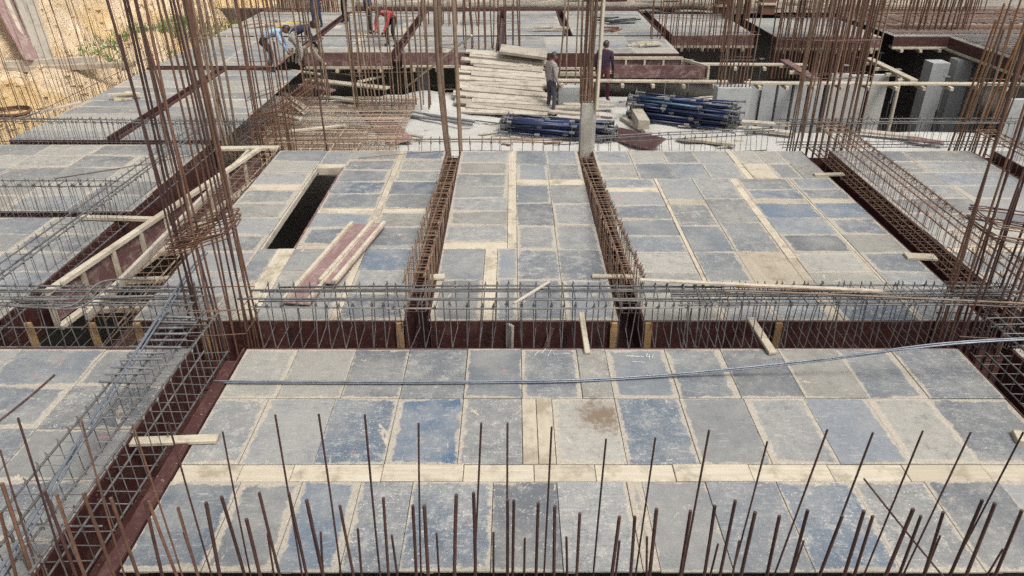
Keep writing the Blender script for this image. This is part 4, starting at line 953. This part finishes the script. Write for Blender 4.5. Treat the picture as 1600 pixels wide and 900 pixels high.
# ------------------------------------------------------------------ stack of boards behind the standing man
for i in range(20):
    f_ = i / 19; z = -1.24 + f_ * 1.15; yy = 20.75 + f_ * 2.35
    L = 2.55 + random.uniform(-.3, .3) - 0.35 * f_; tilt = -0.06 + random.gauss(0, .016) - 0.03 * f_
    xx = -0.12 + random.uniform(-.2, .2) - 0.18 * f_
    dv = Vector((math.cos(tilt), random.gauss(-.03, .045), math.sin(tilt))) * L / 2; p = Vector((xx, yy, z + 0.05 + random.uniform(-.015, .015)))
    loose('weathered board in the sloping spread beside the standing man, %s from the bottom' % ordinal(i), p - dv, p + dv, random.uniform(.20, .27), random.uniform(.055, .08), 'board', 0.30 + random.gauss(0, .05), 'board', 'stacked_board', 'sloping spread of boards')
for i, x in enumerate((-1.15, -0.2, 0.75)):
    loose(('left', 'middle', 'right')[i] + ' sloping timber carrying the spread of boards', (x, 20.7, -1.36), (x, 23.0, -0.22), 0.10, 0.09, 'board', 0, 'timber', 'sloping_timber', 'timbers under the boards')
loose('wide board lying askew on top of the sloping spread', (-0.35, 22.85, 0.14), (1.05, 22.75, -0.02), 0.50, 0.09, 'board', 0.25, 'board', 'stacked_board', 'sloping spread of boards')

# ------------------------------------------------------------------ blue adjustable props
def prop_meshes():
    L = 2.75
    outer = MB().tube([(0, 0, 0), (0, 0, 1.75)], 0.033, 8).mesh('prop_tube', 'bluep', True)
    inner = MB().tube([(0, 0, 1.75), (0, 0, L)], 0.023, 8).mesh('prop_inner', 'bluep', True)
    nut = MB().tube([(0, 0, 1.66), (0, 0, 1.80)], 0.042, 8).tube([(-.11, 0, 1.72), (.11, 0, 1.72)], 0.008, 5).mesh('prop_nut', 'greyp')
    pl = MB().box((0, 0, 0.004), (0.13, 0.13, 0.008)).tube([(0, 0, 0), (0, 0, 0.12)], 0.034, 8).mesh('prop_plate', 'greyp')
    pl2 = MB().box((0, 0, L), (0.13, 0.13, 0.008)).tube([(0, 0, L - .25), (0, 0, L)], 0.026, 8).mesh('prop_head', 'greyp')
    return outer, inner, nut, pl, pl2
PM = prop_meshes(); teal = MB().tube([(0, 0, 0), (0, 0, 1.75)], 0.030, 8).mesh('prop_tube', 'tealp', True)
def prop(p0, dirv, label, group, tl=False, flip=False):
    o = empty('steel_prop', p0, label, 'steel prop', group)
    q = Vector(dirv).to_track_quat('Z', 'Y') @ Euler((0, 0, random.uniform(0, 6.28))).to_quaternion()
    o.rotation_euler = q.to_euler()
    ot = obj('outer_tube', teal if tl else PM[0], o); it = obj('inner_tube', PM[1], o)
    obj('collar_nut', PM[2], ot); obj('base_plate', PM[3], ot); obj('head_plate', PM[4], it)
    return o
def pile(c, ang, layers, per, label, group, step=0.075):
    for j in range(layers):
        for k in range(per - (j // 2)):
            a = ang + random.gauss(0, .075); dv = Vector((math.cos(a), math.sin(a), random.gauss(-0.005, .018)))
            nrm = Vector((-math.sin(ang), math.cos(ang), 0))
            p = Vector(c) - dv * 1.37 + nrm * ((k - per/2) * 0.125 + (j % 2) * 0.06) + dv * random.uniform(-.2, .2) + Vector((0, 0, 0.05 + j * step))
            if random.random() < 0.5: p = p + dv * 2.74; dv = -dv
            tl = random.random() < 0.04; prop(p, dv, label.replace('blue', 'teal painted') if tl else label, group, tl)
cL = at(872, 208, -1.27); pile(cL, -0.24, 5, 8, 'blue steel prop in the left pile in front of the standing man', 'left pile of blue props')
cR = at(1068, 190, -1.27); pile(cR, -0.40, 8, 7, 'blue steel prop in the right pile beside the pale column', 'right pile of blue props', 0.085)
for i, (x, y) in enumerate(((-3.4, 9.8), (-3.15, 10.5), (-3.4, 11.4))):
    o = prop((x, y, -3.28), (0.05 * (i - 1), 0.1, 1), ('nearest', 'middle', 'farthest')[i] + ' prop standing below the long deck opening', 'props below the opening')

# ------------------------------------------------------------------ lower storey at right: soffit planks, props, columns, walls
def soffit(label, a, b, wd=0.22, red=False):
    o = empty('soffit_plank', a, label, 'plank')
    a = Vector(a); b = Vector(b)
    plank(a, b, wd, 0.05, 'redworn' if red else 'wood', 'board', o)
    L = (b - a).length; n = max(2, int(L / 0.75)); y = Vector((0,0,1)).cross((b-a).normalized())
    for i in range(n):
        p = a.lerp(b, (i + .5) / n) + Vector((0, 0, -0.09)); plank(p - y * 0.28, p + y * 0.28, 0.09, 0.09, 'wood', 'bearer', o)
    return o
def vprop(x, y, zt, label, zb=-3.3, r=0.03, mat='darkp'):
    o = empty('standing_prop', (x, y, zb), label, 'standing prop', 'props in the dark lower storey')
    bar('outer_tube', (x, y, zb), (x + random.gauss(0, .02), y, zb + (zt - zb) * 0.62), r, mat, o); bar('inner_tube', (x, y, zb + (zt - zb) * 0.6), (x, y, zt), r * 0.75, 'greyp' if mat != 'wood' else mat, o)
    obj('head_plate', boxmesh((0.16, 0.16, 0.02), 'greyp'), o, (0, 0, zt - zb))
soffit('pale soffit plank with bearers crossing behind the standing man', (1.0, 21.6, -0.50), (6.2, 21.4, -0.50))
soffit('pale soffit plank crossing the dark opening at right', (6.6, 21.2, -0.48), (16.5, 21.0, -0.48))
soffit('pale soffit plank below the distant deck at upper right', (5.6, 23.7, -0.48), (9.2, 23.6, -0.48))
soffit('reddish plank slanting down from the brown rebar wall', (8.6, 24.0, -0.42), (8.69, 21.4, -0.44), 0.26, True)
soffit('pale plank slanting across the dark opening at right', (11.4, 24.3, -0.42), (11.45, 21.3, -0.44), 0.22)
# framed red forms in front of the dark-edged deck
def framed(label, a, b, hgt, n):
    a = Vector(a); b = Vector(b); o = empty('framed_form', a, label, 'framed form')
    up = Vector((0, 0, hgt))
    for i in range(n):
        p = a.lerp(b, i / n); q = a.lerp(b, (i + 1) / n)
        plank(p + up * .5, q + up * .5, 0.018, hgt, 'redworn', 'form_panel', o)
        plank(p + Vector((0, -.04, 0)), p + up + Vector((0, -.04, 0)), 0.07, 0.06, 'wood', 'stile', o)
    plank(b + Vector((0, -.04, 0)), b + up + Vector((0, -.04, 0)), 0.07, 0.06, 'wood', 'stile', o)
    plank(a + Vector((0, -.05, hgt)), b + Vector((0, -.05, hgt)), 0.06, 0.08, 'wood', 'top_rail', o); plank(a + Vector((0, -.05, 0)), b + Vector((0, -.05, 0)), 0.06, 0.08, 'wood', 'bottom_rail', o)
framed('timber framed red form panel under the far deck edge', (2.85, 22.75, -0.52), (5.1, 22.75, -0.52), 0.42, 4)
framed('timber framed red form returning toward the slab at right', (5.15, 22.7, -0.50), (5.65, 21.7, -0.50), 0.36, 3)
loose('mottled red beam side board standing on the pale soffit plank', (2.95, 21.75, -0.28), (5.55, 21.65, -0.28), 0.02, 0.36, 'redworn', 0, 'beam side', 'beam_side_board')
loose('dark red beam side board standing left of the person in dark clothes', (-0.1, 22.7, -0.85), (2.0, 22.6, -0.85), 0.02, 0.40, 'red', 0, 'beam side', 'beam_side_board')
loose('pale rail under the dark red far deck edge', (-0.1, 22.8, -0.58), (2.8, 22.75, -0.58), 0.10, 0.12)
loose('lower pale rail left of the person in dark clothes', (-0.1, 22.5, -1.12), (2.2, 22.45, -1.12), 0.12, 0.08)
tag(obj('concrete_block', boxmesh((0.75, 0.5, 0.55), 'sheet'), None, (1.75, 22.15, -1.05)), 'pale concrete block under the four slim dark bars', 'block')
def wallp(label, x0, x1, Y, zt, mat='sheet', zb=-3.3, th=0.12, pw=0.5):
    o = empty('wall_panel_row', ((x0+x1)/2, Y, zb), label, 'wall panels', 'pale wall panels in the lower storey')
    n = max(1, round((x1 - x0) / pw)); wd = (x1 - x0) / n
    for i in range(n):
        obj('wall_panel', boxmesh((wd - random.uniform(.03, .12), th, zt - zb + random.uniform(-.06, .02)), mat), o, Vector((x0 + wd * (i + .5), Y + random.uniform(-.05, .05), (zt + zb)/2)) - o.location, (0, random.gauss(0, .006), 0))
wallp('grey wall panels in the lower storey right of the pale column', 7.0, 9.4, 22.4, -0.75)
wallp('whitish wall panels behind the leaning rebar wall', 9.6, 11.4, 22.6, -0.55, 'slab', pw=0.6)
wallp('pale wall panels at the right edge of the lower storey', 15.4, 19.0, 22.8, -0.55, 'slab', pw=0.7)
wallp('tall pale wall panels with dark gaps at the right edge behind the cage', 12.9, 16.2, 19.2, -0.42, 'sheet', pw=0.55)
def pitcol(label, x, y, w_, d_, zt=-0.5):
    o = tag(obj('storey_column', boxmesh((w_, d_, zt + 3.3), 'sheet'), None, (x, y, (zt - 3.3) / 2)), label, 'column', 'concrete columns of the lower storey')
pitcol('grey concrete column in the middle of the dark right opening', 13.6, 24.2, 0.55, 0.55)
pitcol('second grey column just right of the middle one in the dark opening', 14.6, 24.6, 0.5, 0.5)
pitcol('darker grey column third in the row in the dark opening', 15.4, 25.0, 0.5, 0.5)
pitcol('concrete column below the mottled deck edge left of the stack', -2.9, 24.6, 0.4, 0.4)
k = 0
for x, y in ((7.3, 24.5), (8.3, 25.2), (9.3, 26.2), (10.7, 24.2), (11.6, 25.4), (12.1, 23.6), (12.7, 26.2), (13.1, 22.6), (16.2, 23.9), (17.2, 24.9), (5.9, 25.0), (4.9, 23.9), (3.6, 23.7), (2.6, 23.6), (-1.0, 24.1), (-1.8, 24.0), (-2.4, 24.3)):
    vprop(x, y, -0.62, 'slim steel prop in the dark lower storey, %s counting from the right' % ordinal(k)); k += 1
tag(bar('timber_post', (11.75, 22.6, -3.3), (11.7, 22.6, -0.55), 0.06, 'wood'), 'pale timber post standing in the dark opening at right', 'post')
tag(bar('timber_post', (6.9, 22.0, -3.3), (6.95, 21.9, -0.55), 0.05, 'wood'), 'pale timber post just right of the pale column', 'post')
for lab, p, dm in (('added light-blocking wall under the back edge of the middle decks', (1.2, 14.2, -1.98), (22.4, 0.2, 2.6)), ('added dark wall stopping light behind the lower storey', (5, 33.2, -1.75), (50, 0.3, 3.2)), ('dark side wall of the lower storey at right', (22.5, 24, -1.8), (0.3, 24, 3.2))):
    tag(obj('blocking_wall', boxmesh(dm, 'dirt'), None, p), lab, 'wall')  # walls under the decks and at the back are added to stop light

# ------------------------------------------------------------------ upper edge of the view: bund, red steel sheet, columns in brown forms
o = obj('earth_bund', MB().tube([(-6.4 + i * 0.8, 32.1 + 0.1 * mn.noise((i, 0, 0)), 0.10) for i in range(19)], [0.15 + 0.10 * mn.noise((i * .7, 3, 0)) for i in range(19)], 8).mesh('bund', 'earth', True))
tag(o, 'low earth bund behind the far decks', 'bund')
o = empty('red_sheet_box', (3.85, 32.2, 0), 'dark red ribbed steel sheet box standing behind the far decks', 'steel box')
obj('box_body', boxmesh((1.7, 0.9, 1.9), 'red'), o, (0, 0.4, 0.95))
for i in range(7): obj('rib', boxmesh((0.05, 0.05, 1.85), 'red'), o, (-0.75 + i * 0.25, -0.07, 0.93))
for i, (x, y) in enumerate(((8.3, 30.9), (10.2, 31.4), (6.6, 32.6))):
    o = empty('column_form', (x, y, -0.1), ('brown boxed column form left of the thick bars at upper right', 'brown boxed column form behind the pale deck at upper right', 'brown boxed column form farthest back at upper right')[i], 'column form')
    obj('form_box', boxmesh((0.55, 0.55, 3.0), 'rust'), o, (0, 0, 1.5))
    for z in (0.4, 1.1, 1.9): obj('clamp', boxmesh((0.68, 0.68, 0.08), 'wood'), o, (0, 0, z))
for i, (x, y, l, m_) in enumerate(((-5.5, 33.2, 2.4, 'board'), (-3.0, 33.6, 3.0, 'wood'), (-0.5, 33.0, 2.6, 'board'), (1.5, 33.8, 2.0, 'wood'), (6.5, 33.4, 3.0, 'board'), (9.5, 33.0, 3.2, 'wood'), (12.5, 33.4, 3.0, 'board'), (16, 33.2, 3.4, 'wood'))):
    scraps('timber litter on the far terrace, %s patch from the left' % ordinal(i), (x, y, -0.05), 8, l, m_, 0.9, th=0.09)

# ------------------------------------------------------------------ sand bank: walings, leaning boards, grass
def bz(x, y): return bank_z(x, y)
a, b = at(-60, 104, 0.05), at(150, 92, 0.1)
loose('long timber waling along the foot of the sand bank, upper one', a, b, 0.22, 0.16, 'board')
a, b = at(-60, 112, -0.05), at(210, 100, -0.05)
loose('long timber waling along the foot of the sand bank, lower one', a, b, 0.20, 0.14, 'wood')
for i, (p, q, wd, m_) in enumerate((((58, 96), (-10, -25), 0.75, 'mauve'), ((64, 94), (18, -25), 0.18, 'board'), ((52, 97), (8, -5), 0.12, 'wood'), ((70, 92), (38, -10), 0.5, 'board'))):
    a = at(*p, 0.1); b = atY(q[0], q[1], a.y + 0.9)
    loose(('broad pinkish board leaning on the sand bank at the left edge', 'narrow timber leaning between the bank boards', 'thin pale lath leaning against the pinkish board', 'grey board leaning rightmost against the sand bank')[i], a, b, wd, 0.06, m_, 0.5, 'board', 'leaning_board')
loose('pale post standing in front of the leaning boards', at(9, 85, 0.1), atY(3, 40, 23.6), 0.12, 0.10, 'wood')
for i in range(3):
    loose(('upper', 'middle', 'lower')[i] + ' pole lying slantwise below the leaning boards', at(-20, 60 + 8*i, 0.3), at(50, 98 - 2*i, 0.05), 0.10, 0.09, 'board', 0, 'pole', 'loose_pole')
mb = MB()
for i in range(1100):
    y = random.uniform(14, 34); x = -10.9 - max(0.0, 22 - y) * 0.16 - abs(random.gauss(0, 3.0)); z = bank_z(x, y); r_ = random.uniform(.03, .13) * random.uniform(.5, 1)
    i0 = len(mb.v); a0 = random.uniform(0, 6)
    for th, ph in ((0, 0), (1.2, 0), (1.2, 1.57), (1.2, 3.14), (1.2, 4.71), (2.4, .7), (2.4, 2.3), (2.4, 3.9), (2.4, 5.4)):
        q = r_ * random.uniform(.7, 1.25); mb.v.append((x + q * math.sin(th) * math.cos(ph + a0), y + q * math.sin(th) * math.sin(ph + a0), z + q * .8 * math.cos(th)))
    mb.f += [(i0, i0 + 1 + k, i0 + 1 + (k + 1) % 4) for k in range(4)] + [(i0 + 1 + k, i0 + 5 + k, i0 + 5 + (k + 1) % 4, i0 + 1 + (k + 1) % 4) for k in range(4)]
tag(obj('soil_clods', mb.mesh('soil_clods', 'sand')), 'loose soil clods lying on the sand bank', 'soil', None, 'stuff')
mb = MB()
for i in range(5000):
    y = random.uniform(22.5, 33); f_ = -10.7 - max(0.0, 22 - y) * 0.16
    x = f_ - abs(random.gauss(1.5, 0.55)); 
    if mn.noise((x * 0.7, y * 0.35, 9)) < -0.05 or (y < 24.5 and random.random() < .6): continue
    z = bank_z(x, y); a = random.uniform(0, 6.28); l = random.uniform(.10, .28); dx, dy = math.cos(a) * .03, math.sin(a) * .03
    i0 = len(mb.v); mb.v += [(x - dx, y - dy, z), (x + dx, y + dy, z), (x + random.gauss(0, .08), y + random.gauss(0, .08), z + l)]; mb.f.append((i0, i0 + 1, i0 + 2))
tag(obj('grass', mb.mesh('grass', 'grass')), 'green grass patch on the sand bank behind the left bars', 'grass', None, 'stuff')

# ------------------------------------------------------------------ people
def ellipsoid(c, r, mat=None, nu=14, nv=10, fn=None):
    mb = MB()
    for j in range(nv + 1):
        th = math.pi * j / nv
        for i in range(nu):
            ph = 2 * math.pi * i / nu
            p = Vector((math.sin(th) * math.cos(ph), math.sin(th) * math.sin(ph), math.cos(th)))
            k = fn(p) if fn else 1.0
            mb.v.append((c[0] + p.x * r[0] * k, c[1] + p.y * r[1] * k, c[2] + p.z * r[2] * k))
    for j in range(nv):
        for i in range(nu): mb.f.append((j*nu + i, (j+1)*nu + i, (j+1)*nu + (i+1) % nu, j*nu + (i+1) % nu))
    return mb
def person(label, loc, rz, J, shirt, trouser, shoe, head_dir, hair=True, scale=1.0, feet_skin=False):
    """J: joint -> (x, y, z) local, facing +y"""
    V = {k: Vector(v) * scale for k, v in J.items()}
    names = list(V); idx = {k: i for i, k in enumerate(names)}
    E = [('pelvis','spine'),('spine','chest'),('chest','neck'),('neck','head')]
    for s in 'lr':
        E += [('chest','sh'+s),('sh'+s,'el'+s),('el'+s,'wr'+s),('pelvis','hip'+s),('hip'+s,'kn'+s),('kn'+s,'an'+s),('an'+s,'to'+s)]
    rad = dict(pelvis=.125, spine=.125, chest=.135, neck=.055, head=.06, sh=.075, el=.050, wr=.034, hip=.098, kn=.066, an=.045, to=.035)
    me = bpy.data.meshes.new('body'); me.from_pydata([V[k] for k in names], [(idx[a], idx[b]) for a, b in E], []); me.update()
    ob = bpy.data.objects.new('tmp', me); COL.objects.link(ob)
    md = ob.modifiers.new('skin', 'SKIN'); md.use_smooth_shade = True
    sk = me.skin_vertices[0].data
    for k in names:
        kk = k if k in rad else k[:-1]; r = rad[kk] * scale
        sk[idx[k]].radius = (r * (1.18 if kk in ('chest', 'pelvis', 'spine') else 1), r); sk[idx[k]].use_root = (k == 'pelvis')
    ob.modifiers.new('sub', 'SUBSURF').levels = 2
    bm_ = bpy.data.meshes.new_from_object(ob.evaluated_get(bpy.context.evaluated_depsgraph_get())); bpy.data.objects.remove(ob)
    mb = MB(); mb.v = [tuple(v.co) for v in bm_.vertices]; mb.f = [tuple(p.vertices) for p in bm_.polygons]
    segs = []
    def mid_of(a, b):
        n = (a, b)
        if a.startswith(('kn', 'hip')) or b.startswith('hip'): return 1
        if a.startswith('an'): return 2
        if a.startswith('el') : return 0
        if a in ('neck',): return 3
        return 0
    for a, b in E: segs.append((V[a], V[b], mid_of(a, b)))
    mats = []
    for f in mb.f:
        c = sum((Vector(mb.v[i]) for i in f), Vector()) / len(f); best = (9, 0)
        for a, b, m_ in segs:
            ab = b - a; t_ = max(0, min(1, (c - a).dot(ab) / ab.length_squared)); dd = (c - a - ab * t_).length
            if dd < best[0]: best = (dd, m_)
        mats.append(best[1])
    # hands with a palm, four fingers and a thumb
    for s, sg in (('l', -1), ('r', 1)):
        d_ = (V['wr'+s] - V['el'+s]).normalized(); w0 = V['wr'+s] - d_ * 0.01
        side = d_.cross(Vector((0, 1, 0.2))); side = side.normalized() if side.length > .1 else Vector((1, 0, 0)); nr = side.cross(d_)
        n0 = len(mb.f)
        mb.tube([w0, w0 + d_ * .04, w0 + d_ * .10], [.026 * scale, .038 * scale, .034 * scale], 6)
        for q, ln in enumerate((.065, .078, .073, .055)):
            b0 = w0 + d_ * .09 + side * (q - 1.5) * .020; mb.tube([b0, b0 + d_ * ln * .5 + nr * .008, b0 + d_ * ln + nr * .03], [.010, .009, .006], 5)
        b0 = w0 + d_ * .03 + side * -.03 * sg; mb.tube([b0, b0 + d_ * .035 - side * .022 * sg, b0 + d_ * .07 - side * .022 * sg], [.013, .011, .008], 5)
        mats += [3] * (len(mb.f) - n0)
    # head with nose, brow, chin, ears and eyes
    hd = Vector(head_dir).normalized(); xax = hd.cross(Vector((0, 0, 1))).normalized(); zax = xax.cross(hd)
    Rm = Matrix((xax, hd, zax)).transposed(); hc = V['head'] + zax * 0.075 * scale + hd * 0.02
    def shape(p): return 1.0 - 0.16 * max(0, -p.z) * (1 - max(0, p.y)) + 0.10 * max(0, p.y) * max(0, -p.z)
    hm = ellipsoid((0, 0, 0), (.078, .098, .118), fn=shape)
    i0 = len(mb.v); n0 = len(mb.f)
    mb.v += [tuple(hc + Rm @ (Vector(v) * scale)) for v in hm.v]; mb.f += [tuple(i + i0 for i in f) for f in hm.f]
    mb.tube([hc + Rm @ Vector((0, .092, .01)), hc + Rm @ Vector((0, .118, -.025)), hc + Rm @ Vector((0, .095, -.035))], [.008, .015, .010], 5)
    for sg in (-1, 1):
        mb.tube([hc + Rm @ Vector((sg * .076, -.01, .02)), hc + Rm @ Vector((sg * .09, -.018, .0)), hc + Rm @ Vector((sg * .074, -.01, -.03))], [.012, .016, .008], 5)
    mats += [3] * (len(mb.f) - n0); n0 = len(mb.f)
    for sg in (-1, 1): mb.tube([hc + Rm @ Vector((sg * .02, .092, .014)), hc + Rm @ Vector((sg * .044, .084, .014))], .007, 5)
    mb.tube([hc + Rm @ Vector((-.022, .094, -.062)), hc + Rm @ Vector((.022, .094, -.062))], .005, 4)
    mats += [4] * (len(mb.f) - n0)
    root = empty('person', loc, label, 'person', None, rz)
    body = mb.mesh('body')
    for k in (shirt, trouser, shoe, 'skin', 'hair'): body.materials.append(M[k])
    for p, m_ in zip(body.polygons, mats): p.material_index = m_; p.use_smooth = True
    obj('body', body, root)
    if hair:
        cap = ellipsoid((0, 0, 0), (.086, .106, .124), fn=lambda p: 1.0 + 0.03 * math.sin(9 * p.x) * math.sin(7 * p.y))
        keep = [f for f in cap.f if (lambda c: c.z > 0.035 - 0.9 * max(0, -c.y) + 0.35 * max(0, c.y - .03) + .0)(sum((Vector(cap.v[i]) for i in f), Vector()) / len(f))]
        cap.f = keep; cap.v = [tuple(hc + Rm @ (Vector(v) * scale)) for v in cap.v]
        obj('hair', cap.mesh('hair', 'hair', True), root)
    return root
STAND = dict(pelvis=(0,0,.93), spine=(0,-.01,1.13), chest=(0,0,1.33), neck=(0,.01,1.47), head=(0,.03,1.53),
             shl=(-.19,0,1.39), ell=(-.25,-.02,1.12), wrl=(-.24,.06,.87), shr=(.19,0,1.39), elr=(.25,-.02,1.12), wrr=(.24,.10,.88),
             hipl=(-.09,0,.88), knl=(-.12,.03,.48), anl=(-.14,-.02,.07), tol=(-.16,.13,.03), hipr=(.09,0,.88), knr=(.12,.05,.48), anr=(.15,0,.07), tor=(.18,.15,.03))
BEND = dict(pelvis=(0,-.12,.86), spine=(0,.06,.98), chest=(0,.26,1.06), neck=(0,.40,1.05), head=(0,.46,1.04),
            shl=(-.19,.30,1.02), ell=(-.23,.40,.76), wrl=(-.16,.52,.53), shr=(.19,.30,1.02), elr=(.23,.40,.76), wrr=(.16,.52,.53),
            hipl=(-.09,-.11,.82), knl=(-.12,.06,.45), anl=(-.14,-.06,.07), tol=(-.16,.10,.03), hipr=(.09,-.11,.82), knr=(.12,.10,.46), anr=(.14,-.02,.07), tor=(.17,.14,.03))
p = at(860, 178, -1.29)
person('standing man in a grey sweatshirt and slate trousers on the sunken slab', p, R(-62), STAND, 'c_grey', 'c_slate', 'c_black', (0.1, 1, -0.25))
p = at(941, 158, -1.15)
fem = dict(STAND)
r_ = person('person in dark patterned clothes half hidden behind the concrete stub bars', p, R(-20), fem, 'c_plum', 'c_maroon', 'c_pink', (0.4, 1, -0.1))
p = at(468, 104, 0.0)
person('stooping worker in a navy shirt holding a timber form, right of the pair', p, R(-65), BEND, 'c_navy', 'c_cream', 'c_black', (0, 1, -0.8))
p = at(424, 111, 0.0)
person('stooping worker in a sky blue shirt, left of the pair', p, R(-80), BEND, 'c_sky', 'c_black', 'c_black', (0, 1, -1.2))
p = at(612, 72, 0.0)
person('worker in a red shirt bending over on the distant deck', p, R(150), BEND, 'c_red', 'c_black', 'c_black', (0, 1, -1.0))
p = at(578, 52, 0.0)
person('standing worker in dark blue beside the one in red', p, R(-100), STAND, 'c_navy', 'c_black', 'c_black', (0.2, 1, -0.3))
p = at(497, 42, 0.0)
person('standing worker in dark blue trousers at the top edge left of centre', p, R(170), STAND, 'c_slate', 'c_navy', 'c_black', (0, 1, -0.3))
p = at(541, 36, 0.0)
person('worker in black standing between the two groups at the top edge', p, R(120), STAND, 'c_black', 'c_black', 'c_black', (0, 1, -0.2))
p = at(487, 95, 0.0)
o = empty('slatted_timber_form', at(466, 102, 0.05), 'small slatted timber frame held by the stooping worker in navy', 'timber frame')
for i in range(6): obj('slat', boxmesh((0.05, 0.03, 0.5), 'wood'), o, (-0.35 + i * 0.11, 0.02 * i, 0.28), (0.5, 0.25, 0))
plank(o.location + Vector((-0.55, -.05, 0.12)), o.location + Vector((0.35, .12, 0.55)), 0.10, 0.05, 'wood', 'rail', o)
plank(o.location + Vector((0.35, .12, 0.6)), o.location + Vector((0.75, .0, 0.0)), 0.14, 0.05, 'wood', 'rail', o)
print('objects', len(bpy.data.objects), 'tris', sum(len(o.data.polygons) * 2 for o in bpy.data.objects if o.type == 'MESH'))
